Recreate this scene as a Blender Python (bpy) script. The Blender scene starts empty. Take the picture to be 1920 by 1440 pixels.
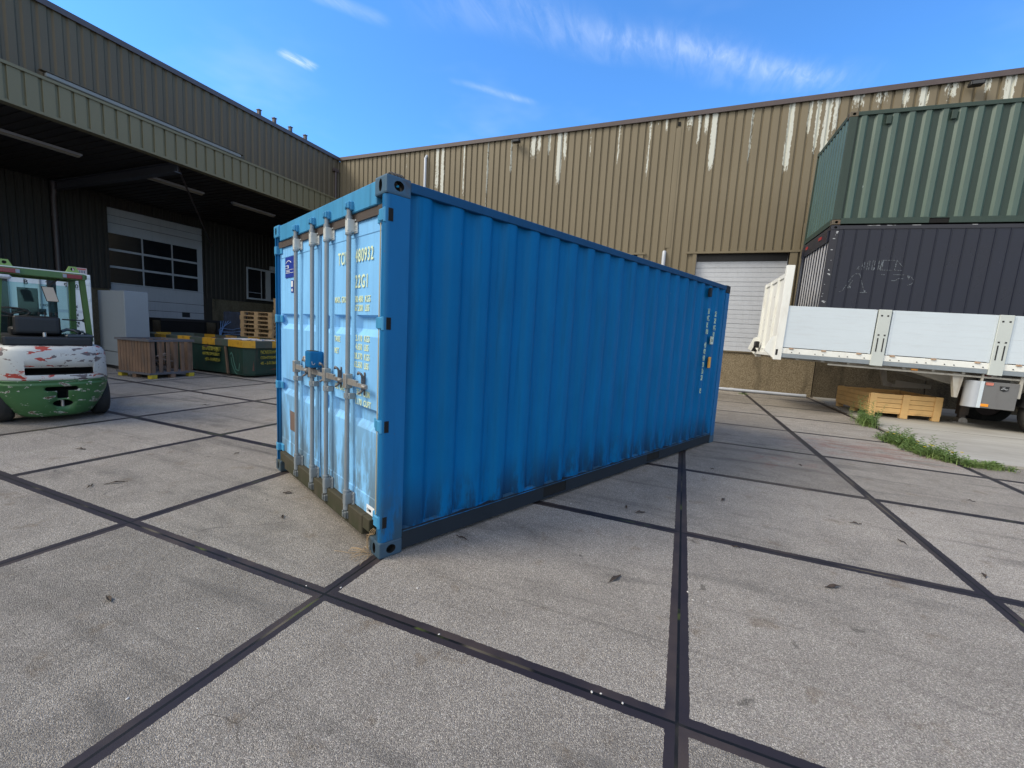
import bpy, bmesh, math, random
from math import sin, cos, pi, radians
from mathutils import Vector, Matrix
random.seed(7)
S = bpy.context.scene
COL = S.collection

# ------------------------------------------------------------------ camera
CP = (1.87184, -1.81679, 1.62953)
yaw, pitch, roll = 0.380313, -0.118611, 0.0563535
fwd = Vector((-sin(yaw)*cos(pitch), cos(yaw)*cos(pitch), sin(pitch)))
rgt = Vector((cos(yaw), sin(yaw), 0)); up = rgt.cross(fwd)
r2 = cos(roll)*rgt + sin(roll)*up; u2 = -sin(roll)*rgt + cos(roll)*up
cam = bpy.data.cameras.new('camera'); cam.sensor_width = 36; cam.lens = 36*790.698/1920
cam.clip_start = 0.05; cam.clip_end = 3000
camo = bpy.data.objects.new('camera', cam); COL.objects.link(camo)
camo.matrix_world = Matrix(((r2.x, u2.x, -fwd.x, CP[0]), (r2.y, u2.y, -fwd.y, CP[1]), (r2.z, u2.z, -fwd.z, CP[2]), (0, 0, 0, 1)))
S.camera = camo

# ------------------------------------------------------------------ light
SUN_EL = radians(45)
SUN_DIR = Vector((-0.82, -0.57, 0)).normalized()*cos(SUN_EL) + Vector((0, 0, sin(SUN_EL)))
SKY_STRENGTH = 0.15
CLOUD_FILL = (7.0, 7.0, 6.9)  # colour of the added, unseen cloud fill
sl = bpy.data.lights.new('sun', 'SUN'); sl.energy = 2.5; sl.angle = radians(24); sl.color = (1.0, 0.90, 0.74)
so = bpy.data.objects.new('sun', sl); COL.objects.link(so)
so.rotation_euler = SUN_DIR.to_track_quat('Z', 'Y').to_euler()
S.view_settings.view_transform = 'Standard'; S.view_settings.look = 'None'
S.view_settings.gamma = 1; S.view_settings.exposure = 0.45

# ---- small node helper
class NT:
    def __init__(s, tree): s.t = tree; s.n = tree.nodes; s.l = tree.links
    def node(s, typ, ins=None, **kw):
        n = s.n.new(typ)
        for k, v in kw.items(): setattr(n, k, v)
        for k, v in (ins or {}).items(): s.put(n.inputs[k], v)
        return n
    def put(s, sock, v):
        if hasattr(v, 'links') or isinstance(v, bpy.types.NodeSocket): s.l.new(v, sock)
        elif v is not None:
            try: sock.default_value = v
            except Exception: sock.default_value = (v, v, v) if not isinstance(v, tuple) else (v + (1,))[:4]
    def m(s, op, a, b=None, c=None, clamp=False):
        n = s.n.new('ShaderNodeMath'); n.operation = op; n.use_clamp = clamp
        s.put(n.inputs[0], a)
        if b is not None: s.put(n.inputs[1], b)
        if c is not None: s.put(n.inputs[2], c)
        return n.outputs[0]
    def vm(s, op, a, b=None, sc=None):
        n = s.n.new('ShaderNodeVectorMath'); n.operation = op
        s.put(n.inputs[0], a)
        if b is not None: s.put(n.inputs[1], b)
        if sc is not None: s.put(n.inputs[3], sc)
        return n.outputs['Value'] if op in ('LENGTH', 'DOT_PRODUCT', 'DISTANCE') else n.outputs[0]
    def mix(s, f, a, b, mode='MIX'):
        n = s.n.new('ShaderNodeMix'); n.data_type = 'RGBA'; n.blend_type = mode; n.clamp_factor = True
        s.put(n.inputs[0], f)
        for i, v in ((6, a), (7, b)):
            if isinstance(v, tuple): n.inputs[i].default_value = (v + (1,))[:4]
            else: s.put(n.inputs[i], v)
        return n.outputs[2]
    def noise(s, vec, scale, detail=3, rough=.55, dist=0):
        n = s.n.new('ShaderNodeTexNoise'); s.put(n.inputs['Vector'], vec)
        n.inputs['Scale'].default_value = scale; n.inputs['Detail'].default_value = detail
        n.inputs['Roughness'].default_value = rough; n.inputs['Distortion'].default_value = dist
        return n.outputs[0]
    def step(s, v, lo, hi):
        n = s.n.new('ShaderNodeMapRange'); s.put(n.inputs[0], v); s.put(n.inputs[1], lo); s.put(n.inputs[2], hi)
        n.interpolation_type = 'SMOOTHSTEP'
        return n.outputs[0]
    def scale(s, vec, v):
        n = s.n.new('ShaderNodeMapping'); s.put(n.inputs[0], vec); n.inputs['Scale'].default_value = v
        return n.outputs[0]

# ---- world: daylight sky with thin cirrus
W = bpy.data.worlds.new('World'); S.world = W; W.use_nodes = True
w = NT(W.node_tree); W.node_tree.nodes.clear()
sky = w.node('ShaderNodeTexSky', sky_type='NISHITA', sun_disc=False, sun_elevation=SUN_EL,
             sun_rotation=math.atan2(SUN_DIR.x, SUN_DIR.y), air_density=1.0, dust_density=0.15, ozone_density=1.6)
tc = w.node('ShaderNodeTexCoord')
sep = w.node('ShaderNodeSeparateXYZ', {0: tc.outputs['Generated']})
zz = w.m('MAXIMUM', sep.outputs[2], 0.05)
cu = w.m('DIVIDE', sep.outputs[0], zz); cv = w.m('DIVIDE', sep.outputs[1], zz)
pv = w.node('ShaderNodeCombineXYZ', {0: cu, 1: cv, 2: 0.0}).outputs[0]
def streak(x1, y1, x2, y2, wid, amt, ns, thr, seed, soft=.22):
    L = math.hypot(x2-x1, y2-y1); dx, dy = (x2-x1)/L, (y2-y1)/L
    a = w.m('SUBTRACT', cu, x1); b = w.m('SUBTRACT', cv, y1)
    t = w.m('DIVIDE', w.m('ADD', w.m('MULTIPLY', a, dx), w.m('MULTIPLY', b, dy)), L)
    d = w.m('SUBTRACT', w.m('MULTIPLY', b, dx), w.m('MULTIPLY', a, dy))
    wob = w.m('MULTIPLY', w.m('SUBTRACT', w.noise(pv, 2.2, 2), .5), wid*1.6)
    d = w.m('ABSOLUTE', w.m('ADD', d, wob))
    band = w.m('SUBTRACT', 1.0, w.step(d, 0.0, wid))
    ends = w.m('MULTIPLY', w.step(t, -0.15, 0.2), w.m('SUBTRACT', 1.0, w.step(t, 0.8, 1.1)))
    # wispy feathers leaning across the band
    rot = w.node('ShaderNodeMapping', {0: pv}); rot.inputs['Rotation'].default_value = (0, 0, seed)
    rot.inputs['Scale'].default_value = (ns, ns*.28, 1)
    f = w.noise(rot.outputs[0], 1.0, 6, .62, .6)
    f = w.step(f, thr, thr+soft)
    return w.m('MULTIPLY', w.m('MULTIPLY', band, ends), w.m('MULTIPLY', w.m('ADD', w.m('MULTIPLY', f, .85), .15), amt))
cl = streak(-.80, 1.22, .50, 2.06, .17, .18, 15, .32, 1.0, .45)
cl = w.m('ADD', cl, streak(-.4, 1.46, .46, 2.03, .09, .22, 24, .36, 1.05, .35))
cl = w.m('ADD', cl, streak(-1.16, 1.06, -1.01, 1.24, .05, .30, 9, .30, .3, .5))
cl = w.m('ADD', cl, streak(-1.50, 1.24, -1.455, 1.36, .045, .75, 26, .34, .2, .35))
cl = w.m('ADD', cl, streak(-.95, 1.60, -.71, 1.84, .035, .28, 12, .3, .1, .5))
haze = w.m('MULTIPLY', w.step(w.noise(pv, 1.3, 4), .5, .85), .16)
cl = w.m('ADD', cl, haze, clamp=True)
skc = w.node('ShaderNodeHueSaturation', {'Color': sky.outputs[0], 'Saturation': 1.0, 'Value': 1.0}).outputs[0]
skc = w.mix(1.0, skc, (0.53, 1.03, 1.52), 'MULTIPLY')
# added out-of-view white cloud fill behind and above the yard, for neutral ambient light
ahead = w.m('ADD', w.m('MULTIPLY', sep.outputs[0], -0.371), w.m('MULTIPLY', sep.outputs[1], 0.928))
deck = w.m('SUBTRACT', 1.0, w.step(w.m('ADD', ahead, w.m('MULTIPLY', w.m('SUBTRACT', w.noise(tc.outputs['Generated'], 3.0, 5), .5), .35)), .12, .42))
out = w.mix(cl, skc, (5.2, 5.8, 6.6))
fill_side = w.m('ADD', w.m('MULTIPLY', sep.outputs[0], -0.45), w.m('MULTIPLY', sep.outputs[1], -0.89))
deck = w.m('MULTIPLY', deck, w.m('ADD', .12, w.m('MULTIPLY', w.step(fill_side, -.45, .75), .88)))  # added fill weighted to the south to bring out relief, dimmer elsewhere
out = w.mix(deck, out, (CLOUD_FILL[0], CLOUD_FILL[1], CLOUD_FILL[2]))
bg = w.node('ShaderNodeBackground', {'Color': out, 'Strength': SKY_STRENGTH})
wo = w.node('ShaderNodeOutputWorld', {0: bg.outputs[0]})

# ------------------------------------------------------------------ materials
def srgb(r, g, b):
    f = lambda c: (c/255/12.92) if c/255 <= .04045 else ((c/255+.055)/1.055)**2.4
    return (f(r), f(g), f(b))
MATS = {}
def base_mat(name, rough=.6, metal=0.0, spec=.5):
    m = bpy.data.materials.new(name); m.use_nodes = True
    t = NT(m.node_tree); b = t.n['Principled BSDF']
    b.inputs['Roughness'].default_value = rough; b.inputs['Metallic'].default_value = metal
    if 'Specular IOR Level' in b.inputs: b.inputs['Specular IOR Level'].default_value = spec
    tc = t.node('ShaderNodeTexCoord')
    return m, t, b, tc.outputs['Object']
def bump(t, b, h, strength=.3, dist=.01):
    n = t.node('ShaderNodeBump', {'Height': h, 'Strength': strength, 'Distance': dist}); t.l.new(n.outputs[0], b.inputs['Normal'])
def paint(name, col, rough=.55, metal=0.0, var=.12, sc=3.0, streaks=0.0, dirt=None, dirt_amt=0.0, dirt_sc=2.0,
          chips=None, chip_thr=.72, chip_sc=14, bmp=.05, spec=.5, stretch=(1, 1, .25)):
    """painted or plain surface with uneven tone, vertical run-off streaks, dirt patches and chips"""
    if name in MATS: return MATS[name]
    m, t, b, oc = base_mat(name, rough, metal, spec)
    n1 = t.noise(oc, sc, 5, .6)
    c = t.mix(t.m('MULTIPLY', n1, 1.0), tuple(x*(1-var*1.4) for x in col), tuple(min(1, x*(1+var)) for x in col))
    if streaks:
        n2 = t.noise(t.scale(oc, (14, 14, .7)), 1.0, 4, .6)
        c = t.mix(t.m('MULTIPLY', t.step(n2, .5, .75), streaks), c, tuple(x*.45 for x in col))
    if dirt is not None:
        n3 = t.noise(t.scale(oc, stretch), dirt_sc*3, 6, .65)
        c = t.mix(t.m('MULTIPLY', t.step(n3, .48, .72), dirt_amt), c, dirt)
    if chips is not None:
        n4 = t.noise(oc, chip_sc, 6, .6, .4)
        f = t.step(n4, chip_thr, chip_thr+.02)
        c = t.mix(f, c, chips)
    t.l.new(c, b.inputs['Base Color'])
    if bmp: bump(t, b, t.noise(oc, 60, 3), bmp, .004)
    t.put(b.inputs['Roughness'], t.m('ADD', rough-.08, t.m('MULTIPLY', n1, .16)))
    MATS[name] = m; return m

def ground_mat():
    m, t, b, oc = base_mat('exposed_aggregate_slabs', .88, 0, .3)
    sx = t.node('ShaderNodeSeparateXYZ', {0: oc}); x, y = sx.outputs[0], sx.outputs[1]
    wob = t.m('MULTIPLY', t.m('SUBTRACT', t.noise(oc, 22, 5, .7), .5), .022)
    def jd(v):
        q = t.m('DIVIDE', v, 2.0); fl = t.m('FLOOR', t.m('ADD', q, .5))
        return t.m('SUBTRACT', v, t.m('MULTIPLY', fl, 2.0)), fl   # signed distance to nearest joint
    dx, ix = jd(x); dy, iy = jd(y)
    ax, ay = t.m('ABSOLUTE', dx), t.m('ABSOLUTE', dy)
    # slab id
    fx = t.m('FLOOR', t.m('DIVIDE', x, 2.0)); fy = t.m('FLOOR', t.m('DIVIDE', y, 2.0))
    sid = t.node('ShaderNodeCombineXYZ', {0: fx, 1: fy, 2: 0.0}).outputs[0]
    wn = t.node('ShaderNodeTexWhiteNoise', {0: sid}); wn.noise_dimensions = '3D'
    r1 = wn.outputs['Value']; rc = t.node('ShaderNodeSeparateColor', {0: wn.outputs['Color']})
    width = t.m('ADD', .046, t.m('MULTIPLY', rc.outputs[0], .010))
    d = t.m('MINIMUM', ax, ay)
    steel = t.m('LESS_THAN', t.m('ADD', d, wob), width)
    gapw = t.m('ADD', .0045, t.m('MULTIPLY', t.noise(oc, 1.1, 2), .006))
    gap = t.m('LESS_THAN', t.m('ADD', d, t.m('MULTIPLY', wob, .22)), gapw)
    # mitre line where two steel angles meet
    # stones
    vo = t.node('ShaderNodeTexVoronoi', {'Vector': oc, 'Scale': 250.0}); vo.feature = 'F1'
    vcol = t.node('ShaderNodeSeparateColor', {0: vo.outputs['Color']})
    v = vcol.outputs[0]
    vo2 = t.node('ShaderNodeTexVoronoi', {'Vector': oc, 'Scale': 480.0}); v2 = t.node('ShaderNodeSeparateColor', {0: vo2.outputs['Color']}).outputs[1]
    ramp = t.node('ShaderNodeValToRGB', {0: v}); e = ramp.color_ramp
    e.elements[0].position = 0; e.elements[0].color = (.155, .138, .122, 1)
    e.elements[1].position = 1; e.elements[1].color = (.53, .50, .46, 1)
    for pos, c in ((.3, (.222, .206, .188)), (.62, (.285, .266, .244)), (.86, (.39, .355, .305))):
        k = e.elements.new(pos); k.color = c + (1,)
    fine = t.mix(v2, (.62, .6, .57), (1.3, 1.3, 1.3))
    c = t.mix(.75, ramp.outputs[0], t.mix(1.0, ramp.outputs[0], fine, 'MULTIPLY'))
    # mortar darkness between stones
    c = t.mix(t.m('MULTIPLY', t.step(vo.outputs['Distance'], .0045, .008), .0), c, (.13, .12, .10))
    # large tone changes
    big = t.noise(oc, .55, 5, .6); med = t.noise(oc, 2.6, 6, .65, .5)
    tone = t.m('ADD', t.m('MULTIPLY', big, .55), t.m('MULTIPLY', med, .65))
    tone = t.m('ADD', tone, t.m('MULTIPLY', t.m('SUBTRACT', r1, .22), .44))
    tone = t.m('ADD', .30, t.m('MULTIPLY', tone, 1.12))
    tv = t.node('ShaderNodeCombineColor', {0: tone, 1: tone, 2: tone}).outputs[0]
    c = t.mix(1.0, c, tv, 'MULTIPLY')
    # worn smears: long dark strokes and light dust
    sm = t.node('ShaderNodeMapping', {0: oc}); sm.inputs['Rotation'].default_value = (0, 0, .55); sm.inputs['Scale'].default_value = (.55, 2.6, 1)
    smn = t.noise(sm.outputs[0], 1.1, 6, .6, .7)
    c = t.mix(t.m('MULTIPLY', t.step(smn, .52, .70), .46), c, (.10, .095, .09))
    sm2 = t.noise(sm.outputs[0], 2.3, 5, .6, .3)
    c = t.mix(t.m('MULTIPLY', t.step(sm2, .58, .78), .28), c, (.40, .37, .32))
    # brown damp corner stains
    br = t.noise(oc, 3.4, 6, .7)
    c = t.mix(t.m('MULTIPLY', t.step(br, .57, .70), .45), c, (.16, .115, .07))
    # oil spots and hairline cracks
    oil = t.noise(oc, 5.5, 3, .5, .2)
    c = t.mix(t.m('MULTIPLY', t.step(oil, .71, .76), .55), c, (.055, .05, .045))
    wv = t.vm('ADD', oc, t.vm('SCALE', t.node('ShaderNodeTexNoise', {'Vector': oc, 'Scale': 3.0}).outputs['Color'], None, .35))
    cr_ = t.node('ShaderNodeTexVoronoi', {'Vector': wv, 'Scale': .42}); cr_.feature = 'DISTANCE_TO_EDGE'
    ck = t.m('MULTIPLY', t.m('LESS_THAN', cr_.outputs['Distance'], .0016), t.step(t.noise(oc, .8, 2), .57, .63))
    c = t.mix(t.m('MULTIPLY', ck, .5), c, (.05, .042, .035))
    # tyre scuffs
    ty = t.node('ShaderNodeMapping', {0: oc}); ty.inputs['Rotation'].default_value = (0, 0, -.9); ty.inputs['Scale'].default_value = (.22, 5.5, 1)
    tyn = t.noise(ty.outputs[0], 1.0, 5, .6, .2)
    c = t.mix(t.m('MULTIPLY', t.step(tyn, .57, .72), .42), c, (.075, .07, .066))
    # far, older slabs are yellower and smoother
    farm = t.step(y, 3.0, 12.0)
    c = t.mix(t.m('MULTIPLY', farm, .24), c, (.25, .205, .14))
    # brick dust by the weeds
    dd = t.m('SQRT', t.m('ADD', t.m('POWER', t.m('DIVIDE', t.m('SUBTRACT', x, 4.9), 1.5), 2.0), t.m('POWER', t.m('DIVIDE', t.m('SUBTRACT', y, 6.9), 1.0), 2.0)))
    bd = t.m('MULTIPLY', t.m('SUBTRACT', 1.0, t.step(dd, .3, 1.15)), t.step(t.noise(t.scale(oc, (1, 3, 1)), 2.4, 6, .7, .6), .44, .62))
    dd2 = t.m('SQRT', t.m('ADD', t.m('POWER', t.m('DIVIDE', t.m('SUBTRACT', x, 3.3), .8), 2.0), t.m('POWER', t.m('DIVIDE', t.m('SUBTRACT', y, 5.2), .6), 2.0)))
    bd2 = t.m('MULTIPLY', t.m('SUBTRACT', 1.0, t.step(dd2, .2, 1.15)), t.step(t.noise(oc, 3.1, 6, .7), .5, .64))
    c = t.mix(t.m('MULTIPLY', t.m('MAXIMUM', bd, t.m('MULTIPLY', bd2, .7)), .55), c, (.28, .11, .085))
    # steel edging
    sn = t.noise(oc, 35, 5, .7); sb = t.noise(oc, 1.7, 4)
    side = t.m('GREATER_THAN', t.node('ShaderNodeTexWhiteNoise', {0: t.vm('ADD', sid, (7.3, 2.1, 0.0))}).outputs['Value'], .62)
    sc_ = t.mix(t.m('MULTIPLY', t.step(sb, .35, .7), t.m('ADD', .25, t.m('MULTIPLY', side, .75))), (.017, .014, .019), (.052, .040, .036))
    sc_ = t.mix(t.m('MULTIPLY', t.step(sn, .70, .78), .4), sc_, (.20, .18, .15))
    c = t.mix(steel, c, sc_)
    moss = t.step(t.noise(oc, 2.1, 4), .58, .66)
    gc = t.mix(moss, t.mix(t.step(t.noise(oc, 1.4, 3), .54, .66), (.004, .004, .004), (.10, .085, .06)), (.055, .07, .016))
    c = t.mix(gap, c, gc)
    t.l.new(c, b.inputs['Base Color'])
    t.put(b.inputs['Roughness'], t.m('SUBTRACT', .9, t.m('MULTIPLY', steel, .38)))
    h = t.m('MULTIPLY', t.m('SUBTRACT', 1.0, t.m('MULTIPLY', vo.outputs['Distance'], 90)), .35)
    h = t.m('MULTIPLY', h, t.m('SUBTRACT', 1.0, steel))
    h = t.m('ADD', h, t.m('MULTIPLY', med, 1.2))
    h = t.m('SUBTRACT', h, t.m('MULTIPLY', gap, 2.6))
    bump(t, b, h, .55, .004)
    return m
M_GROUND = ground_mat()

def apron_mat():
    m, t, b, oc = base_mat('smooth_concrete', .85, 0, .3)
    a = t.noise(t.scale(oc, (.4, 2.2, 1)), 1.3, 7, .65, .6); d = t.noise(oc, 45, 4, .7); e = t.noise(oc, .5, 4)
    c = t.mix(a, (.21, .20, .175), (.47, .455, .41)); c = t.mix(t.m('MULTIPLY', d, .3), c, (.16, .15, .135))
    c = t.mix(t.m('MULTIPLY', t.step(e, .5, .75), .35), c, (.16, .145, .12))
    sp = t.node('ShaderNodeSeparateXYZ', {0: oc})
    jx = t.m('ABSOLUTE', t.m('SUBTRACT', t.m('MODULO', sp.outputs[1], 4.0), 2.2))
    c = t.mix(t.m('LESS_THAN', jx, .012), c, (.03, .03, .025))
    t.l.new(c, b.inputs['Base Color']); bump(t, b, d, .25, .003); return m
M_APRON = apron_mat()

def aggregate_wall(name, k=1.0):
    m, t, b, oc = base_mat(name, .9, 0, .25)
    vo = t.node('ShaderNodeTexVoronoi', {'Vector': oc, 'Scale': 80.0}); v = t.node('ShaderNodeSeparateColor', {0: vo.outputs['Color']}).outputs[0]
    c = t.mix(v, (.12*k, .09*k, .05*k), (.42*k, .35*k, .24*k))
    s = t.noise(t.scale(oc, (1.2, 1.2, .25)), 1.6, 5, .6)
    c = t.mix(t.m('MULTIPLY', t.step(s, .5, .7), .6), c, (.07*k, .055*k, .035*k))
    t.l.new(c, b.inputs['Base Color']); bump(t, b, vo.outputs['Distance'], .8, .02); return m
M_AGG = aggregate_wall('exposed_aggregate_panel')

def cladding(name, col, peel=False, dull=.5):
    m, t, b, oc = base_mat(name, .62, 0, .4)
    n = t.noise(t.scale(oc, (1, 1, .3)), 1.2, 5); f = t.noise(oc, 55, 3)
    c = t.mix(n, tuple(x*.82 for x in col), tuple(x*1.14 for x in col))
    c = t.mix(t.m('MULTIPLY', t.step(f, .62, .75), .35), c, tuple(x*.6 for x in col))
    if peel:
        at = t.node('ShaderNodeAttribute', attribute_name='peel'); pv = at.outputs['Fac']
        st = t.noise(t.scale(oc, (14, 1, 1.1)), 1.0, 5, .6, .3); st2 = t.noise(t.scale(oc, (26, 1, 9)), 1.0, 5, .7)
        k = t.m('ADD', t.m('ADD', t.m('MULTIPLY', st, .85), t.m('MULTIPLY', st2, 1.05)), -.42)
        mask = t.step(t.m('ADD', k, t.m('MULTIPLY', pv, .80)), .88, .905)
        halo = t.step(t.m('ADD', k, t.m('MULTIPLY', pv, .80)), .78, .89)
        c = t.mix(t.m('MULTIPLY', halo, .35), c, tuple(x*.68 for x in col))
        c = t.mix(t.m('MULTIPLY', mask, .85), c, (.62, .64, .58))
        spk = t.step(t.noise(oc, 26, 2, .5), .80, .82)
        c = t.mix(t.m('MULTIPLY', spk, .8), c, (.6, .6, .55))
    t.l.new(c, b.inputs['Base Color']); bump(t, b, f, .08, .004); return m
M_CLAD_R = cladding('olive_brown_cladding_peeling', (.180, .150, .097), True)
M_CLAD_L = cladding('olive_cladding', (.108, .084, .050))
M_FASCIA = cladding('moss_green_fascia', (.180, .156, .088))
M_TRIMBR = paint('brown_roof_trim', (.075, .055, .055), .45, var=.2)
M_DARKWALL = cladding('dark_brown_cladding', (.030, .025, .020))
M_BLACK = paint('black_plastic', (.012, .012, .013), .5, var=.2)
M_VOID = paint('void_dark', (.004, .004, .004), .95, var=.1, bmp=0)
M_RUBBER = paint('tyre_rubber', (.018, .018, .018), .85, var=.2, dirt=(.09, .08, .065), dirt_amt=.4)
M_STEEL = paint('dull_steel', (.36, .35, .33), .5, .6, var=.15, dirt=(.14, .08, .05), dirt_amt=.5, dirt_sc=6)
M_GALV = paint('galvanised_rod', (.25, .285, .31), .5, .3, var=.16, sc=7, chips=(.10, .09, .08), chip_thr=.72, chip_sc=40)
M_WHITE = paint('white_paint', (.76, .77, .73), .45, var=.06, dirt=(.42, .38, .30), dirt_amt=.25, chips=(.2, .1, .05), chip_thr=.80, chip_sc=20)
M_DOORW = paint('pale_door_panel', (.52, .55, .60), .5, var=.12, sc=1.2, streaks=.15, stretch=(1, 1, 3), dirt=(.3, .3, .3), dirt_amt=.3)
M_DOORD = paint('grey_door_panel', (.40, .41, .44), .5, var=.12, sc=1.2, streaks=.2)
M_GLASS = paint('dark_window_glass', (.012, .014, .017), .12, var=.3, spec=.7, bmp=0)
M_FRAME = paint('white_window_frame', (.42, .44, .46), .5, var=.06)
M_PIPEG = paint('grey_plastic_pipe', (.42, .45, .50), .4, var=.1)
M_PINE = paint('fresh_pine_boards', (.74, .47, .19), .7, var=.22, sc=3.5, stretch=(.4, .4, 4), dirt=(.55, .33, .13), dirt_amt=.45, dirt_sc=2.2)
M_OLDWOOD = paint('weathered_boards', (.20, .125, .080), .8, var=.4, sc=3, streaks=.5, dirt=(.08, .07, .065), dirt_amt=.6)
M_PALLET = paint('pallet_wood', (.36, .235, .115), .8, var=.3, sc=3, dirt=(.16, .11, .06), dirt_amt=.5)

# ------------------------------------------------------------------ mesh helpers
class MB:
    """collects geometry for one mesh object; several material slots allowed"""
    def __init__(s): s.v = []; s.f = []; s.mi = []; s.sm = []
    def add(s, verts, faces, mi=0, smooth=False):
        o = len(s.v); s.v += [tuple(v) for v in verts]
        s.f += [tuple(o+i for i in f) for f in faces]; s.mi += [mi]*len(faces); s.sm += [smooth]*len(faces); return s
    def box(s, x0, x1, y0, y1, z0, z1, mi=0):
        x0, x1 = min(x0, x1), max(x0, x1); y0, y1 = min(y0, y1), max(y0, y1); z0, z1 = min(z0, z1), max(z0, z1)
        v = [(x0, y0, z0), (x1, y0, z0), (x1, y1, z0), (x0, y1, z0), (x0, y0, z1), (x1, y0, z1), (x1, y1, z1), (x0, y1, z1)]
        return s.add(v, [(0, 3, 2, 1), (4, 5, 6, 7), (0, 1, 5, 4), (1, 2, 6, 5), (2, 3, 7, 6), (3, 0, 4, 7)], mi)
    def bbox(s, x0, x1, y0, y1, z0, z1, bv=.006, mi=0, seg=1):
        bm = bmesh.new(); bmesh.ops.create_cube(bm, size=1)
        for v in bm.verts: v.co = Vector(((x0+x1)/2+v.co.x*(x1-x0), (y0+y1)/2+v.co.y*(y1-y0), (z0+z1)/2+v.co.z*(z1-z0)))
        bmesh.ops.bevel(bm, geom=bm.edges[:], offset=bv, segments=seg, affect='EDGES', profile=.6)
        bmesh.ops.recalc_face_normals(bm, faces=bm.faces)
        bm.verts.index_update(); s.add([v.co.copy() for v in bm.verts], [[v.index for v in f.verts] for f in bm.faces], mi); bm.free(); return s
    def prism(s, poly, axis, a, b, mi=0):
        """poly: 2-D points; extruded along axis from a to b (axis 0: (y,z), 1: (x,z), 2: (x,y))"""
        def P(q, h):
            return (h, q[0], q[1]) if axis == 0 else ((q[0], h, q[1]) if axis == 1 else (q[0], q[1], h))
        n = len(poly); v = [P(q, a) for q in poly]+[P(q, b) for q in poly]
        f = [tuple(range(n-1, -1, -1)), tuple(range(n, 2*n))]+[(i, (i+1) % n, n+(i+1) % n, n+i) for i in range(n)]
        return s.add(v, f, mi)
    def tube(s, pts, r, n=12, mi=0, caps=True, smooth=True):
        pts = [Vector(q) for q in pts]; rs = r if isinstance(r, (list, tuple)) else [r]*len(pts)
        base = len(s.v); prev = None; V = []
        for i, q in enumerate(pts):
            d = (pts[min(i+1, len(pts)-1)]-pts[max(i-1, 0)]).normalized()
            a = prev if prev is not None else (Vector((0, 0, 1)) if abs(d.z) < .9 else Vector((1, 0, 0)))
            u = (a-d*a.dot(d)).normalized(); prev = u; w_ = d.cross(u)
            V += [q+(u*cos(2*pi*k/n)+w_*sin(2*pi*k/n))*rs[i] for k in range(n)]
        F = [(i*n+k, i*n+(k+1) % n, (i+1)*n+(k+1) % n, (i+1)*n+k) for i in range(len(pts)-1) for k in range(n)]
        s.add(V, F, mi, smooth)
        if caps: s.add([V[k] for k in range(n)], [tuple(range(n-1, -1, -1))], mi); s.add(V[-n:], [tuple(range(n))], mi)
        return s
    def cyl(s, c, axis, r, h, n=20, mi=0):
        d = Vector([(1, 0, 0), (0, 1, 0), (0, 0, 1)][axis])*h/2; c = Vector(c); return s.tube([c-d, c+d], r, n, mi)
    def obox(s, c, ax, ay, az, hx, hy, hz, mi=0):
        c, ax, ay, az = map(Vector, (c, ax, ay, az)); v = []
        for k in (-1, 1):
            for i, j in ((-1, -1), (1, -1), (1, 1), (-1, 1)): v.append(c+ax*hx*i+ay*hy*j+az*hz*k)
        return s.add(v, [(0, 3, 2, 1), (4, 5, 6, 7), (0, 1, 5, 4), (1, 2, 6, 5), (2, 3, 7, 6), (3, 0, 4, 7)], mi)
    def build(s, name, mats, parent=None):
        me = bpy.data.meshes.new(name); me.from_pydata([tuple(v) for v in s.v], [], s.f)
        if not isinstance(mats, (list, tuple)): mats = [mats]
        for m in mats: me.materials.append(m)
        me.polygons.foreach_set('material_index', s.mi); me.polygons.foreach_set('use_smooth', s.sm)
        me.validate(); me.update()
        o = bpy.data.objects.new(name, me); COL.objects.link(o)
        if parent: o.parent = parent
        return o
def tag(o, label=None, cat=None, group=None, kind=None):
    if label: o['label'] = label
    if cat: o['category'] = cat
    if group: o['group'] = group
    if kind: o['kind'] = kind
    return o
def thing(name, label, cat, loc=(0, 0, 0), rot=(0, 0, 0), group=None):
    o = bpy.data.objects.new(name, None); COL.objects.link(o); o.location = loc; o.rotation_euler = rot
    o.empty_display_size = .1
    return tag(o, label, cat, group)
def dup(root, label=None, loc=None, rz=None):
    r = root.copy(); COL.objects.link(r)
    if loc: r.location = loc
    if rz is not None: r.rotation_euler = (0, 0, rz)
    if label: r['label'] = label
    for ch in list(root.children):
        c = ch.copy(); COL.objects.link(c); c.parent = r
        for g in ch.children: d = g.copy(); COL.objects.link(d); d.parent = c
    return r
def boolean(o, cutters, keepmat=True):
    """cut the cutter meshes (MB) out of o"""
    for cmb, cm in cutters:
        c = cmb.build('cutter', [cm]); c.parent = o.parent
        bm = bmesh.new(); bm.from_mesh(c.data); bmesh.ops.recalc_face_normals(bm, faces=bm.faces); bm.to_mesh(c.data); bm.free()
        md = o.modifiers.new('b', 'BOOLEAN'); md.object = c; md.operation = 'DIFFERENCE'; md.solver = 'EXACT'
        try: md.material_mode = 'TRANSFER'
        except Exception: pass
        dg = bpy.context.evaluated_depsgraph_get(); me = bpy.data.meshes.new_from_object(o.evaluated_get(dg))
        o.modifiers.clear(); o.data = me
        bpy.data.objects.remove(c)
    return o
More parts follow.
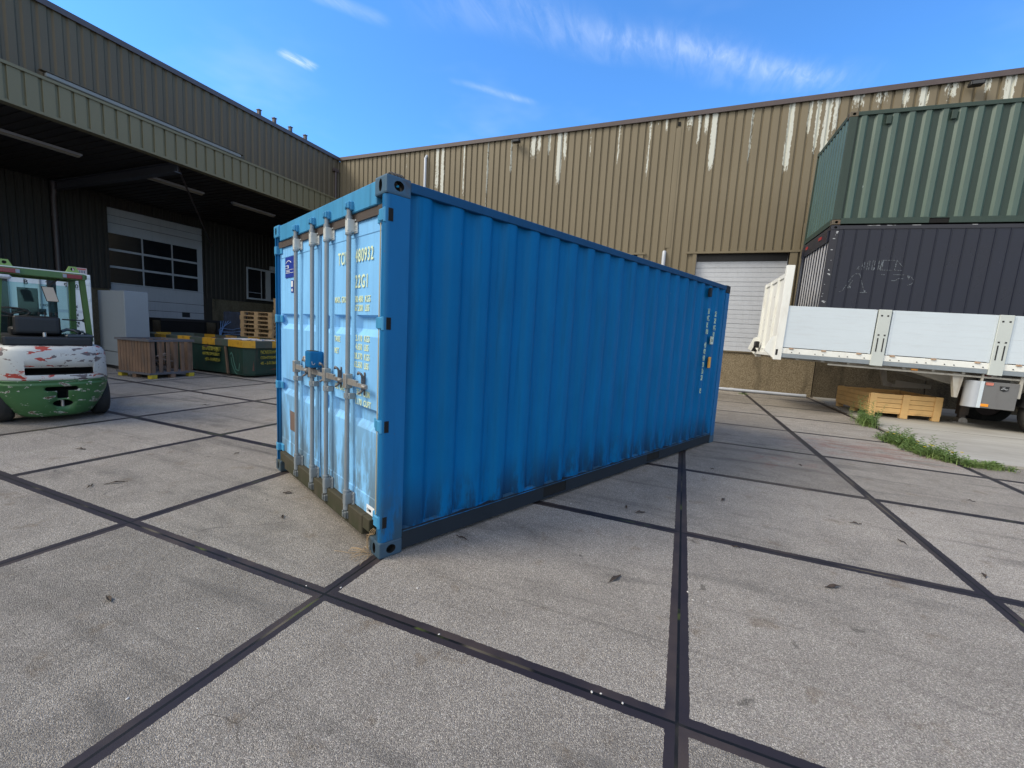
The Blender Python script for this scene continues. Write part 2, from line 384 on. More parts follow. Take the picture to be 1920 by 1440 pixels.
def corr(mb, org, d, nrm, u0, u1, z0, z1, pitch, prof, zs=None, mi=0, phase=0.0, smooth=False):
    """folded metal sheet: org + d*u + nrm*depth(u), prof = [(fraction, depth)...] over one pitch"""
    org, d, nrm = Vector(org), Vector(d), Vector(nrm); us = []
    k = math.floor((u0-phase)/pitch)-1
    def dep(u):
        f = ((u-phase)/pitch) % 1.0
        pr = prof+[(1.0, prof[0][1])]
        for (a, x), (b, y) in zip(pr, pr[1:]):
            if a <= f <= b: return x+(y-x)*(f-a)/max(b-a, 1e-9)
        return prof[0][1]
    us.append((u0, dep(u0)))
    while phase+k*pitch < u1+pitch:
        for f, x in prof:
            u = phase+(k+f)*pitch
            if u0+1e-5 < u < u1-1e-5: us.append((u, x))
        k += 1
    us.append((u1, dep(u1)))
    zz_ = zs or [z0, z1]; n = len(zz_); V = []
    for u, x in us:
        for z in zz_: q = org+d*u+nrm*x; V.append((q.x, q.y, z))
    flip = (d.cross(Vector((0, 0, 1)))).dot(nrm) < 0
    F = []
    for i in range(len(us)-1):
        for j in range(n-1):
            q = (i*n+j, (i+1)*n+j, (i+1)*n+j+1, i*n+j+1); F.append(q[::-1] if flip else q)
    mb.add(V, F, mi, smooth); return mb
def text(s, size, mat, parent, org, xd, yd, sx=.62, name='lettering', align='LEFT', bold=0.0, sp=1.0, depth=.001):
    cu_ = bpy.data.curves.new('t', 'FONT'); cu_.body = s; cu_.size = size; cu_.align_x = align; cu_.offset = bold
    cu_.extrude = depth; cu_.space_character = sp
    ob = bpy.data.objects.new('t', cu_); COL.objects.link(ob)
    dg = bpy.context.evaluated_depsgraph_get(); me = bpy.data.meshes.new_from_object(ob.evaluated_get(dg))
    bpy.data.objects.remove(ob)
    org, xd, yd = Vector(org), Vector(xd), Vector(yd); nd = xd.cross(yd)
    for v in me.vertices: v.co = org+xd*v.co.x*sx+yd*v.co.y+nd*v.co.z
    me.materials.clear(); me.materials.append(mat)
    o = bpy.data.objects.new(name, me); COL.objects.link(o); o.parent = parent; return o
def joinmb(mb, o, mi=0):
    """move a mesh object's geometry into mb"""
    mb.add([v.co.copy() for v in o.data.vertices], [tuple(p.vertices) for p in o.data.polygons], mi); bpy.data.objects.remove(o)
def strip_line(mb, pts, wid, org, xd, yd, off=.002, mi=0):
    org, xd, yd = Vector(org), Vector(xd), Vector(yd); nd = xd.cross(yd)
    for (a, b), (c, d) in zip(pts, pts[1:]):
        p, q = org+xd*a+yd*b+nd*off, org+xd*c+yd*d+nd*off
        t = (q-p); L = t.length
        if L < 1e-6: continue
        t /= L; mb.obox((p+q)/2, t, nd.cross(t), nd, L/2, wid/2, .001, mi)

# ------------------------------------------------------------------ ground
g = MB(); g.add([(-300, -300, 0), (300, -300, 0), (300, 300, 0), (-300, 300, 0)], [(0, 1, 2, 3)])
tag(g.build('yard_ground', M_GROUND), kind='structure')
ap = MB(); ap.prism([(5.98, 7.10), (6.35, 7.02), (40, 7.02), (40, 15.68), (6.2, 15.68), (6.12, 12)], 2, -.05, .035)
tag(ap.build('concrete_apron', M_APRON), kind='structure')

# ------------------------------------------------------------------ right-hand building
PF = [(0, 0), (.06, -.046), (.24, -.046), (.30, 0), (.52, 0), (.68, 0), (.84, 0)]
YW = 15.69; RX0 = -15.25; RX1 = 42; RH = 9.9
fb = thing('factory_building', 'long olive brown corrugated building with white peeling paint behind the blue container', 'building', (0, YW, 0))
def rb(x0, x1, y0, y1, z0, z1, mb=None): return (mb or MB()).box(x0, x1, y0, y1, z0, z1)
doors = [(-3.2, -0.15), (1.98, 4.96)]
segs = [(RX0+.02, doors[0][0], 1.45), (doors[0][0], doors[0][1], 4.98), (doors[0][1], doors[1][0], 1.45), (doors[1][0], doors[1][1], 4.98), (doors[1][1], RX1, 1.45)]
cw = MB(); zs_top = [9.9-.3*i for i in range(0, 9)]
for a, b_, z0 in segs:
    zs = [z0]+[z for z in reversed(zs_top) if z > z0+.1]
    corr(cw, (0, 0, 0), (1, 0, 0), (0, -1, 0), a, b_, z0, RH, .275, PF, zs)
cwo = cw.build('cladding', M_CLAD_R, fb)
PEEL = [(-13.43, .04, .55, .6), (-12.32, .04, .5, .8), (-11.14, .05, .6, 1.0), (-9.45, .14, .62, 1.9), (-9.16, .12, .72, 2.4), (-8.05, .05, .6, 2.2), (-6.86, .05, .55, 2.4),
        (-5.76, .06, .62, 1.5), (-4.75, .25, .52, 1.1), (-4.52, .10, .64, .9), (-4.06, .10, .66, 1.0), (-3.62, .14, .95, 1.9), (-3.4, .10, .7, 1.2), (-2.35, .05, .52, 1.3), (-1.23, .05, .6, 1.6),
        (-.09, .06, .6, 2.2), (.20, .10, .4, .5), (.49, .08, .62, .7), (1.30, .2, .5, .7), (1.62, .09, .62, 1.1), (1.85, .10, .74, .9), (2.12, .15, .92, 1.9), (3.33, .05, .58, 1.9), (3.6, .06, .42, .5),
        (4.48, .14, .80, 2.1), (5.02, .10, .70, 1.2), (5.25, .10, .74, 1.7), (5.52, .15, .92, 2.1), (5.75, .12, .7, 1.2), (6.3, .3, .52, .7), (6.9, .3, .52, .7), (7.5, .14, .70, .8),
        (7.95, .16, .74, .9), (8.6, .3, .52, .7), (9.4, .12, .64, .7), (9.9, .18, .86, 1.1), (10.6, .3, .64, .9), (11.6, .3, .6, .9), (12.6, .3, .64, .9)]
at = cwo.data.attributes.new('peel', 'FLOAT', 'POINT')
for i, v in enumerate(cwo.data.vertices):
    x, y, z = v.co; q = 0
    for cx, sd, am, dp in PEEL:
        if abs(x-cx) < 3*sd+.12: q = max(q, (.12+.80*am)*math.exp(-((x-cx)/(sd*.65+.012))**4)*max(0, min(1, (dp*1.15-(RH-z))/.55)))
    at.data[i].value = q
b = MB(); rb(RX0, RX1, .30, 25, 7.0, 9.7, b)
rb(RX0-.0, doors[0][0], .06, .30, 1.4, 9.7, b); rb(doors[0][1], doors[1][0], .06, .30, 1.4, 9.7, b); rb(doors[1][1], RX1, .06, .30, 1.4, 9.7, b)
for d0, d1 in doors: rb(d0, d1, .06, .30, 5.0, 9.7, b)
b.build('wall', M_DARKWALL, fb)
b = MB(); rb(RX0, RX1, -.06, 25, 9.9, 9.98, b); rb(RX0, RX1, -.07, -.06, 9.84, 10.0, b); b.build('roof_edge', M_TRIMBR, fb)
M_AGGD = aggregate_wall('aggregate_panel_darker', .42)  # same aggregate in a darker tone, for panels right of the joint
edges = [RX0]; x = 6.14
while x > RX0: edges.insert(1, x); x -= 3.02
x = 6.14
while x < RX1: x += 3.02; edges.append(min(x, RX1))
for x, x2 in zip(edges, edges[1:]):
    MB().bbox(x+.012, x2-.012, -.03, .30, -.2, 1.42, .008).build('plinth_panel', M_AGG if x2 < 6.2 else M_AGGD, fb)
b = MB(); b.box(RX0, RX1, -.075, -.038, 1.42, 1.46); b.build('drip_flashing', M_CLAD_R, fb)
for d0, d1 in doors:
    dr = MB(); nz = 7; hh = (4.97-1.45)/nz
    for i in range(nz):
        z = 1.45+i*hh
        dr.box(d0+.02, d1-.02, .17, .21, z+.004, z+hh-.004)
        for k in range(3): dr.box(d0+.02, d1-.02, .162, .17, z+hh*(k/3)+.012, z+hh*((k+1)/3)-.012)
    dr.box(d0-.05, d1+.05, .212, .26, 1.40, 5.1); dro = dr.build('roller_door', M_DOORW, fb)
    fr = MB(); fr.box(d0-.14, d0, -.055, .16, 1.45, 4.98); fr.box(d1, d1+.22, -.055, .16, 1.45, 4.98); fr.box(d0-.35, d1+.3, -.075, -.02, 4.96, 5.03)
    fr.box(d0, d1, -.02, .25, 4.98, 5.0); fr.build('door_frame', M_CLAD_R, fb)
    MB().box(d0, d1, -.03, .16, 1.43, 1.452).build('door_sill', M_STEEL, fb)
    MB().box(d0+.03, d1-.03, .145, .16, 4.70, 4.97).build('door_head_seal', M_BLACK, fb)
# dark corner post right of the second door
MB().box(5.25, 5.42, -.065, -.02, 1.46, 5.9).build('cover_strip', M_CLAD_R, fb)
MB().tube([(-10.03, -.09, 2.0), (-10.03, -.09, 9.45), (-10.03, .02, 9.6)], .06, 12).build('downpipe', M_PIPEG, fb)
MB().tube([(.83, -.09, .1), (.83, -.09, 4.9), (.83, -.01, 5.06)], .07, 12).build('downpipe', M_PIPEG, fb)
b = MB(); b.box(.88, .98, -.02, -.012, 9.56, 9.70); b.build('overflow_hole', M_VOID, fb)
b = MB(); b.box(.84, 1.02, -.010, -.004, 5.2, 9.5); b.build('patched_rib', M_CLAD_R, fb)
for i, (x, lab) in enumerate(((-5.46, 'small black flood lamp under the roof edge, above the middle of the blue container'), (9.05, 'black flood lamp under the roof edge above the green container'))):
    t_ = thing('wall_lamp', lab, 'wall lamp', (x, YW-.05, 9.66))
    MB().bbox(-.16, .16, -.26, -.06, -.07, .05, .02).build('housing', M_BLACK, t_)
    for xb_ in (-.13, .13): MB().tube([(xb_, -.02, .02), (xb_, -.16, .0)], .018, 8).build('bracket', M_STEEL, t_)
    MB().box(-.13, .13, -.275, -.262, -.055, .035).build('lens', M_GLASS, t_)
# pipe lying along the wall foot
pp = thing('drain_pipe', 'long pale grey plastic pipe lying at the foot of the building wall', 'pipe', (0, YW-.34, .06))
MB().tube([(1.0, .0, .0), (5.9, -.02, 0)], .055, 12).build('tube', M_PIPEG, pp)
MB().cyl((3.6, -.01, 0), 0, .066, .12, 12).build('sleeve', M_FRAME, pp); MB().cyl((5.85, -.02, 0), 0, .066, .12, 12).build('sleeve', M_FRAME, pp)

# ------------------------------------------------------------------ left-hand building
PL = [(0, 0), (.14, -.04), (.36, -.04), (.50, 0)]
lb = thing('warehouse_building', 'dark olive warehouse with a deep covered loading bay on the left', 'building', (-15.25, 0, 0))
Y0, Y1 = -30, YW
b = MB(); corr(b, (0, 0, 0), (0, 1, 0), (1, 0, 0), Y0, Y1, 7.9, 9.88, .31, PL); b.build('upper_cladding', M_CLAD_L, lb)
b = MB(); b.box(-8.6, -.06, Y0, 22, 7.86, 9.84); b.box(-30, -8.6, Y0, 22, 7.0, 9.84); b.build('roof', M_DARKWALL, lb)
b = MB(); b.box(-.1, .06, Y0, Y1, 9.88, 9.97); b.box(.06, .07, Y0, Y1, 9.82, 9.985); b.build('roof_edge', M_TRIMBR, lb)
PFa = [(0, 0), (.04, -.05), (.22, -.05), (.24, 0)]
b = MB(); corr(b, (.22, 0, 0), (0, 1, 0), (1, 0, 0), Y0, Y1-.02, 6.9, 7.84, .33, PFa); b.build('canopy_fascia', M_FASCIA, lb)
b = MB(); b.box(-.06, .24, Y0, Y1-.02, 7.84, 7.875); b.box(.24, .255, Y0, Y1-.02, 7.80, 7.88)
b.box(-.05, .25, Y0, Y1-.02, 6.87, 6.90); b.box(.25, .262, Y0, Y1-.02, 6.86, 6.93); b.build('fascia_trim', M_FASCIA, lb)
MB().box(-.05, .16, Y0, Y1-.02, 6.95, 7.82).build('fascia_core', M_DARKWALL, lb)
b = MB(); corr(b, (-.0, 0, 6.98), (0, 1, 0), (0, 0, -1), Y0, 20, 0, 0, .3, [(0, 0), (.5, 0)])
b = MB(); y = Y0
b.box(-8.6, -.05, Y0, 20.4, 7.0, 7.1)
while y < 20: b.box(-8.5, -.06, y, y+.12, 6.97, 7.0); y += .3
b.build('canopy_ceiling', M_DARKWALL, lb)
# back wall of the bay (x = -8.45)
XB = -8.45
b = MB()
def wallpanels(b, y0, y1, z0, z1): b.box(XB-.3, XB-.05, y0, y1, z0, z1); corr(b, (XB, 0, 0), (0, 1, 0), (1, 0, 0), y0, y1, z0, z1, .25, PL)
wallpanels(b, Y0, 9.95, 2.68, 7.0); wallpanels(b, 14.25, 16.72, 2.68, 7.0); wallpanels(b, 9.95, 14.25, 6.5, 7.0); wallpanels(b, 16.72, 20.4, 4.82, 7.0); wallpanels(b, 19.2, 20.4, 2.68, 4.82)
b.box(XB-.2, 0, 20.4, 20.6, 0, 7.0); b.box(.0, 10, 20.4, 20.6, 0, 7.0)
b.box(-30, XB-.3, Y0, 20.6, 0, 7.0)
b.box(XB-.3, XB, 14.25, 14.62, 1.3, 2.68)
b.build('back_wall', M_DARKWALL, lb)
b = MB(); b.bbox(XB-.28, XB+.03, Y0, 9.9, 0, 2.66, .01); b.bbox(XB-.28, XB+.03, 14.62, 20.4, 0, 2.66, .01); b.bbox(XB-.28, XB+.02, 9.9, 14.62, 0, 1.35, .01)
b.build('plinth', aggregate_wall('grey_aggregate_plinth', .55), lb)
dr = MB(); zs = [1.36, 1.95, 2.55, 3.0]
for z0, z1 in ((1.36, 1.78), (1.79, 2.25), (2.26, 2.95), (5.32, 5.8), (5.81, 6.15), (6.16, 6.5)):
    dr.box(XB-.22, XB-.18, 9.95, 14.25, z0, z1-.012)
    for k in range(2): dr.box(XB-.18, XB-.172, 9.95, 14.25, z0+(z1-z0)*k/2+.02, z0+(z1-z0)*(k+1)/2-.03)
dr.box(XB-.22, XB-.18, 13.98, 14.25, 2.95, 5.32)
for y in (11.38, 12.72): dr.box(XB-.21, XB-.165, y-.03, y+.03, 2.95, 5.32)
for z in (3.70, 4.50): dr.box(XB-.21, XB-.16, 9.95, 14.0, z, z+.10)
dr.box(XB-.21, XB-.16, 9.95, 14.25, 2.95, 3.0)
dro = dr.build('overhead_door', M_DOORD, lb)
for z0, z1 in ((3.0, 3.70), (3.80, 4.50), (4.60, 5.32)):
    for y0, y1 in ((9.95, 11.35), (11.41, 12.69), (12.75, 13.98)):
        MB().box(XB-.20, XB-.19, y0, y1, z0, z1).build('pane', M_GLASS, dro)
MB().box(XB-.17, XB-.165, 13.1, 13.5, 1.52, 1.78).build('vent_slot', M_BLACK, dro)
wf = MB(); wy0, wy1, wz0, wz1 = 16.72, 19.2, 2.86, 4.82
for a, c, d, e in ((wy0, wy1, wz0, wz0+.1), (wy0, wy1, wz1-.1, wz1), (wy0, wy0+.08, wz0+.1, wz1-.1), (18.05, 18.35, wz0+.1, wz1-.1), (wy1-.1, wy1, wz0+.1, wz1-.1)): wf.box(XB-.06, XB+.05, a, c, d, e)
wfo = wf.build('window', M_FRAME, lb)
MB().box(XB-.05, XB-.04, wy0+.08, 18.05, wz0+.1, wz1-.1).build('pane', M_GLASS, wfo)
MB().box(XB-.05, XB-.04, 18.35, wy1-.1, wz0+.1, wz1-.1).build('pane', M_GLASS, wfo)
MB().box(XB-.03, XB+.0, 17.72, 17.76, wz0+.1, wz1-.1).box(XB-.03, XB, wy0+.08, 17.72, 3.28, 3.31).build('glazing_bar', M_DOORD, wfo)
MB().box(XB+.02, XB+.2, 18.3, 18.9, 4.84, 5.1).build('small_sign', M_FRAME, lb)
MB().tube([(XB+.12, 8.1, 2.6), (XB+.12, 8.1, 6.3), (XB+.2, 8.1, 6.5), (XB+.2, 8.1, 6.95)], .09, 12).cyl((XB+.12, 8.1, 5.6), 2, .11, .12, 12).build('downpipe', M_TRIMBR, lb)
bm_ = MB()
for z in (6.62, 6.93): bm_.box(XB, -.05, 8.06, 8.28, z, z+.03)
bm_.box(XB, -.05, 8.16, 8.18, 6.65, 6.93); bm_.build('canopy_beam', paint('beam_grey', (.055, .055, .062), .6, var=.2), lb)
MB().tube([(-.3, 8.3, 6.9), (XB+.3, 14.5, 5.6)], .035, 8).build('wind_brace', M_TRIMBR, lb)
MB().bbox(.07, .19, 4.8, 10.35, 7.93, 8.05, .02).build('cable_trunking', paint('dull_trunking', (.22, .22, .20), .6), lb)
MB().box(.03, .20, 4.7, 10.45, 8.06, 8.08).build('trunking_cover', M_CLAD_L, lb)
for y in (11.3, 12.0, 12.8, 13.6): MB().box(-.1, .03, y-.05, y+.05, 9.97, 10.18).box(-.12, .05, y-.07, y+.07, 10.18, 10.21).build('roof_post', M_TRIMBR, lb)
MB().box(.02, .14, 15.2, 15.5, 9.2, 9.35).tube([(.08, 15.35, 7.9), (.08, 15.35, 9.2)], .05, 8).build('gutter_outlet', M_TRIMBR, lb)
M_TUBE = paint('lamp_cover', (.30, .27, .22), .4, var=.1)
for i, (y0, y1, lab) in enumerate(((4.0, 6.73, 'long unlit tube lamp under the canopy, nearest the left edge of the photo'), (8.55, 10.75, 'unlit tube lamp under the canopy, just above the large overhead door'), (12.0, 14.2, 'unlit tube lamp under the canopy, farthest one, just left of the blue container'))):
    t_ = thing('tube_lamp', lab, 'ceiling lamp', (-18.06, (y0+y1)/2, 6.86), group='tube lamps under the canopy'); h = (y1-y0)/2
    MB().bbox(-.09, .09, -h, h, .02, .09, .01).build('housing', M_DOORD, t_)
    MB().bbox(-.07, .07, -h+.05, h-.05, -.05, .02, .02).build('diffuser', M_TUBE, t_)

# ------------------------------------------------------------------ blue container
BANG = 1.154791
BL = (0.03805, 0.44968, 0)
L, Wd, H = 6.058, 2.438, 2.591
def two_tone(name, col, rough=.5, spec=.35, zfade=None, dents=0.0, rust=0.25, streak=.25, lowcol=(.17, .17, .13)):
    """container paint: uneven fade, run-off streaks, grime that creeps up from the bottom edge, rust specks"""
    m, t, b, oc = base_mat(name, rough, 0, spec)
    n1 = t.noise(t.scale(oc, (1.6, 1.6, .7)), 1.6, 5, .6); c = t.mix(n1, tuple(x*.72 for x in col), tuple(min(1, x*1.18) for x in col))
    n2 = t.noise(t.scale(oc, (18, 18, .9)), 1.0, 5, .65)
    c = t.mix(t.m('MULTIPLY', t.step(n2, .48, .78), streak), c, tuple(x*.38 for x in col))
    sp = t.node('ShaderNodeSeparateXYZ', {0: oc}); z = sp.outputs[2]
    if zfade:
        z1 = zfade; n3 = t.noise(t.scale(oc, (7, 7, 1.6)), 1.0, 7, .7)
        f = t.m('MULTIPLY', t.m('SUBTRACT', 1.0, t.step(z, .10, z1)), t.step(n3, .40, .56))
        c = t.mix(t.m('MULTIPLY', f, .85), c, lowcol)
    n4 = t.noise(oc, 24, 5, .6); c = t.mix(t.m('MULTIPLY', t.step(n4, .70, .74), rust), c, (.11, .055, .035))
    n5 = t.noise(t.scale(oc, (1, 1, .5)), 9, 6, .7); c = t.mix(t.m('MULTIPLY', t.step(n5, .72, .74), .5), c, (.45, .55, .6))
    t.l.new(c, b.inputs['Base Color']); bump(t, b, t.m('ADD', t.m('ADD', t.m('MULTIPLY', n1, 1.0+1.5*dents), t.m('MULTIPLY', t.noise(oc, 1.3, 2), dents*9)), t.m('MULTIPLY', n4, .2)), .14, .008)
    t.put(b.inputs['Roughness'], t.m('ADD', rough-.1, t.m('MULTIPLY', n1, .25)))
    return m
M_BSIDE = two_tone('container_blue', (.0, .120, .305), .45, spec=.12, dents=1.0, zfade=.62, streak=.38, lowcol=(.010, .022, .045), rust=.3)
M_BPOST = two_tone('container_blue_frame', (.006, .125, .31), .5, spec=.2, zfade=.75, streak=.3, rust=.5, lowcol=(.03, .06, .08))
M_BRAIL = two_tone('container_rail_grimy', (.017, .023, .031), .6, spec=.2, streak=.2, rust=.5)
M_BTOP = two_tone('container_blue_rail', (.006, .060, .150), .5, spec=.2, streak=.4, rust=.4)
M_BDOOR = two_tone('faded_blue_door', (.21, .52, .97), .55, zfade=1.5, streak=.34, rust=.35, lowcol=(.085, .100, .092))
M_BHEAD = two_tone('faded_blue_header', (.05, .27, .50), .5, streak=.6, rust=.3)
M_SILL = two_tone('mossy_sill', (.050, .044, .028), .8, zfade=.3, streak=.5, rust=.6, lowcol=(.028, .032, .014))
M_GASKET = paint('door_gasket', (.055, .042, .036), .7, var=.3)
M_LETTER = paint('cream_lettering', (.66, .78, .54), .6, var=.1, chips=(.25, .48, .66), chip_thr=.72, chip_sc=60, bmp=0)
bc = thing('blue_container', 'large blue steel shipping container with closed lock-bar doors in the middle of the yard', 'shipping container', BL, (0, 0, BANG))
# far side, roof and end (real geometry)
PC = [(0, 0), (.26, 0), (.5, -.036), (.75, -.036)]
PG = [(0, 0), (.30, 0), (.5, -.052), (.80, -.052)]
PCS = [(i/18, -.020*(1-math.tanh(2.0*cos(2*pi*(i/18-.13)))/math.tanh(2.0))) for i in range(18)]
b = MB(); corr(b, (0, .012, 0), (1, 0, 0), (0, -1, 0), .16, L-.15, .165, H-.07, .278, PCS, phase=.26, smooth=True)
b.build('side_wall', M_BSIDE, bc)
# wavy weld/drip line of paint between wall and rail
b = MB(); corr(b, (0, Wd-.012, 0), (1, 0, 0), (0, 1, 0), .16, L-.15, .165, H-.07, .278, PC, phase=.26); b.build('side_wall', M_BSIDE, bc)
b = MB(); corr(b, (L-.012, 0, 0), (0, 1, 0), (1, 0, 0), .15, Wd-.15, .165, H-.1, .25, PC); b.build('end_wall', M_BSIDE, bc)
b = MB(); corr(b, (0, .06, 0), (1, 0, 0), (0, -1, 0), .3, .31, 0, .1, 1, [(0, 0), (.5, 0)])
b = MB(); b.box(.12, L-.1, .06, Wd-.06, H-.045, H-.03)
x = .3
while x < L-.3: b.prism([(x, H-.03), (x+.03, H-.012), (x+.10, H-.012), (x+.13, H-.03)], 1, .08, Wd-.08); x += .21
b.build('roof', M_BSIDE, bc)
b = MB(); b.box(.1, L-.1, .1, Wd-.1, .13, .16)
x = .4
while x < L-.3: b.box(x, x+.05, .05, Wd-.05, .04, .13); x += .3
b.build('floor', M_BRAIL, bc)
for yy, nm in ((0, 1), (Wd, -1)):
    b = MB(); y0, y1 = (yy, yy+.06*nm)
    b.bbox(.178, L-.178, min(y0, y1), max(y0, y1), H-.075, H-.012, .004); b.build('top_side_rail', M_BTOP, bc)
    b = MB(); a0 = min(y0, y1)+.004; a1 = max(y0, y1)
    for u0, u1 in ((.178, 1.725), (2.075, 3.775), (4.11, L-.17)): b.box(u0, u1, a0, a1, .028, .162)
    for u0, u1 in ((1.725, 2.075), (3.775, 4.11)):
        b.box(u0, u1, a0, a1, .145, .162); b.box(u0, u1, a0, a1, .028, .045)
    b.box(.178, L-.178, a0-.0, a1+.0, .162, .170); b.build('bottom_side_rail', M_BRAIL, bc)
    b = MB(); n = 90; zb = [.168+.006*sin(i*1.23)+.006*math.sin(i*.37) for i in range(n+1)]
    for i in range(n):
        u0 = .18+(L-.36)*i/n; u1 = .18+(L-.36)*(i+1)/n; yo = yy-.003*nm
        b.add([(u0, yo, .160), (u1, yo, .160), (u1, yo+.05*nm, zb[i+1]+.012), (u0, yo+.05*nm, zb[i]+.012)], [(0, 1, 2, 3)])
    b.build('rail_seam', M_BPOST, bc)
    for u0, u1 in ((1.725, 2.075), (3.775, 4.11)):
        MB().box(u0, u1, min(y0, y1)+.012 if nm > 0 else min(y0, y1)+.0, max(y0, y1)-.0 if nm > 0 else max(y0, y1)-.012, .0455, .145).build('fork_pocket', M_VOID, bc)
# corner posts
def post(y0, y1, s):
    b = MB()
    b.prism([(.004, y0+.055*s)]+[(.036-.032*cos(a), y0+(.036-.032*sin(a))*s) for a in [pi/2*k/8 for k in range(9)]]+[(.175, y0+.004*s), (.175, y0+.05*s), (.045, y0+.05*s), (.045, y0+.075*s), (.03, y0+.08*s), (.012, y0+.075*s)][::1 if s > 0 else -1], 2, .118, H-.118)
    return b
post(0, .06, 1).build('corner_post', M_BPOST, bc); post(Wd, Wd-.06, -1).build('corner_post', M_BPOST, bc)
MB().bbox(L-.15, L-.006, .004, .06, .118, H-.118, .006).build('corner_post', M_BPOST, bc)
MB().bbox(L-.15, L-.006, Wd-.06, Wd-.004, .118, H-.118, .006).build('corner_post', M_BPOST, bc)
def stad(cx, cz, rx, rz, n=24): return [(cx+rx*cos(2*pi*i/n)*(1 if rx > 0 else 1), cz+rz*sin(2*pi*i/n)) for i in range(n)]
M_CAST_R = paint('rusty_casting', (.035, .10, .17), .65, var=.25, dirt=(.050, .030, .022), dirt_amt=1.0, dirt_sc=2.0, stretch=(1, 1, 1))
M_CASTB = paint('grimy_casting', (.035, .075, .115), .65, var=.3, dirt=(.04, .045, .03), dirt_amt=.9, dirt_sc=1.4, stretch=(1, 1, 1))
for (cx, cy, cz) in [(x, y, z) for x in (0, L) for y in (0, Wd) for z in (0, H)]:
    sx, sy, sz = (1 if cx == 0 else -1), (1 if cy == 0 else -1), (1 if cz == 0 else -1)
    X0_, X1_ = sorted((cx, cx+.178*sx)); Y0_, Y1_ = sorted((cy, cy+.162*sy)); Z0_, Z1_ = sorted((cz, cz+.118*sz))
    mt = M_CAST_R if (cx == 0 and cy == 0 and cz > 0) else (M_CASTB if cz == 0 else (M_BRAIL if cx > 0 else M_BHEAD))
    o = MB().bbox(X0_, X1_, Y0_, Y1_, Z0_, Z1_, .012, seg=2).build('corner_casting', [mt, M_VOID], bc)
    if cx == 0:
        zc = (Z0_+Z1_)/2
        c1 = MB().prism(stad(zc*0+(Y0_+Y1_)/2, zc, .022, .040), 0, X0_-.02, X0_+.07)
        c2 = MB().prism(stad((X0_+X1_)/2, zc, .036, .032), 1, (Y0_-.02 if sy > 0 else Y1_+.02), (Y0_+.06 if sy > 0 else Y1_-.06))
        c3 = MB().prism(stad((X0_+X1_)/2, (Y0_+Y1_)/2, .05, .03), 2, Z1_-.05, Z1_+.02)
        boolean(o, [(c1, M_VOID), (c2, M_VOID)]+([(c3, M_VOID)] if cz > 0 else []))
# header, gasket, sill
MB().bbox(.012, .09, .162, Wd-.162, H-.118-.045, H-.01, .006).build('door_header', M_BHEAD, bc)
MB().box(.025, .06, .06, Wd-.06, H-.225, H-.165).build('door_gasket', M_GASKET, bc)
b = MB(); b.bbox(-.004, .09, .27, Wd-.32, .082, .235, .006); b.bbox(.0, .09, .162, .27, .140, .235, .004); b.bbox(.0, .09, Wd-.32, Wd-.162, .140, .235, .004)
b.box(.1, .12, .162, Wd-.162, .03, .135)
b.build('door_sill', M_SILL, bc)
# doors: pressed panels. face plane x = fx, recess bands pushed inward
FX = .040
def door_panel(y0, y1, bars):
    """grid surface with two trapezoid recess bands, interrupted by flat webs under each lock bar"""
    bands = [(1.585, 1.705), (.905, 1.035)]
    zs = [.245, .375, .380, .905-.03, .905, 1.035-.02, 1.04, 1.56, 1.60, 1.69, 1.708, 2.262, 2.267, 2.37]
    cells = []; e = [y0+.045]+[q for bb in bars for q in (bb-.045, bb+.045)]+[y1-.045]
    for i in range(0, len(e), 2):
        if e[i+1]-e[i] > .05: cells.append((e[i], e[i+1]))
    ys = sorted(set([y0, y1]+[q for a, c in cells for q in (a, a+.035, c-.035, c)]))
    zs = [.245, .372, .378, .87, .925, 1.018, 1.034, 1.55, 1.605, 1.688, 1.704, 2.262, 2.268, 2.362]
    dep = .036
    def d(y, z):
        h = 0
        if abs(z-.378) < .001 or abs(z-2.262) < .001: h = .004
        for lo, a, c, hi in ((.87, .925, 1.018, 1.034), (1.55, 1.605, 1.688, 1.704)):
            if lo < z < hi:
                for p, q in cells:
                    if p < y < q: h = dep
        # lower field sits slightly back below the first band, with curved flare next to the webs
        return h
    b = MB(); V = []; idx = {}
    for y in ys:
        for z in zs: idx[(y, z)] = len(V); V.append((FX+d(y, z), y, z))
    F = []
    for i in range(len(ys)-1):
        for j in range(len(zs)-1):
            F.append((idx[(ys[i], zs[j])], idx[(ys[i], zs[j+1])], idx[(ys[i+1], zs[j+1])], idx[(ys[i+1], zs[j])]))
    b.add(V, F)
    b.box(FX+.04, FX+.05, y0, y1, .245, 2.362)
    # folded rims
    b.box(FX-.001, FX+.04, y0-.004, y0, .245, 2.362); b.box(FX-.001, FX+.04, y1, y1+.004, .245, 2.362)
    b.box(FX, FX+.04, y0, y1, .241, .245); b.box(FX, FX+.04, y0, y1, 2.362, 2.366)
    return b
BARS = [1.725, 1.30, .972, .548]
dR = door_panel(.085, 1.195, [.548, .972]).build('right_door', M_BDOOR, bc)
dL = door_panel(1.235, 2.353, [1.30, 1.725]).build('left_door', M_BDOOR, bc)
dR['label'] = 'container door with cream weight lettering'; dL['label'] = 'container door with blue sticker'
MB().box(.05, .075, 1.199, 1.231, .24, 2.36).build('centre_gasket', M_GASKET, bc)
MB().box(.032, .06, .055, .078, .25, 2.36).build('hinge_gasket', paint('cream_gasket', (.42, .40, .30), .7, var=.3, dirt=(.2, .13, .08), dirt_amt=.8), bc)
MB().box(.05, .06, Wd-.08, Wd-.05, .25, 2.36).build('hinge_gasket', M_GASKET, bc)
for z0, z1 in ((.305, .91), (.99, 1.61), (1.69, 2.30)): MB().bbox(.006, .0118, .079, .090, z0, z1, .002).build('hinge_gasket', MATS['cream_gasket'], bc)
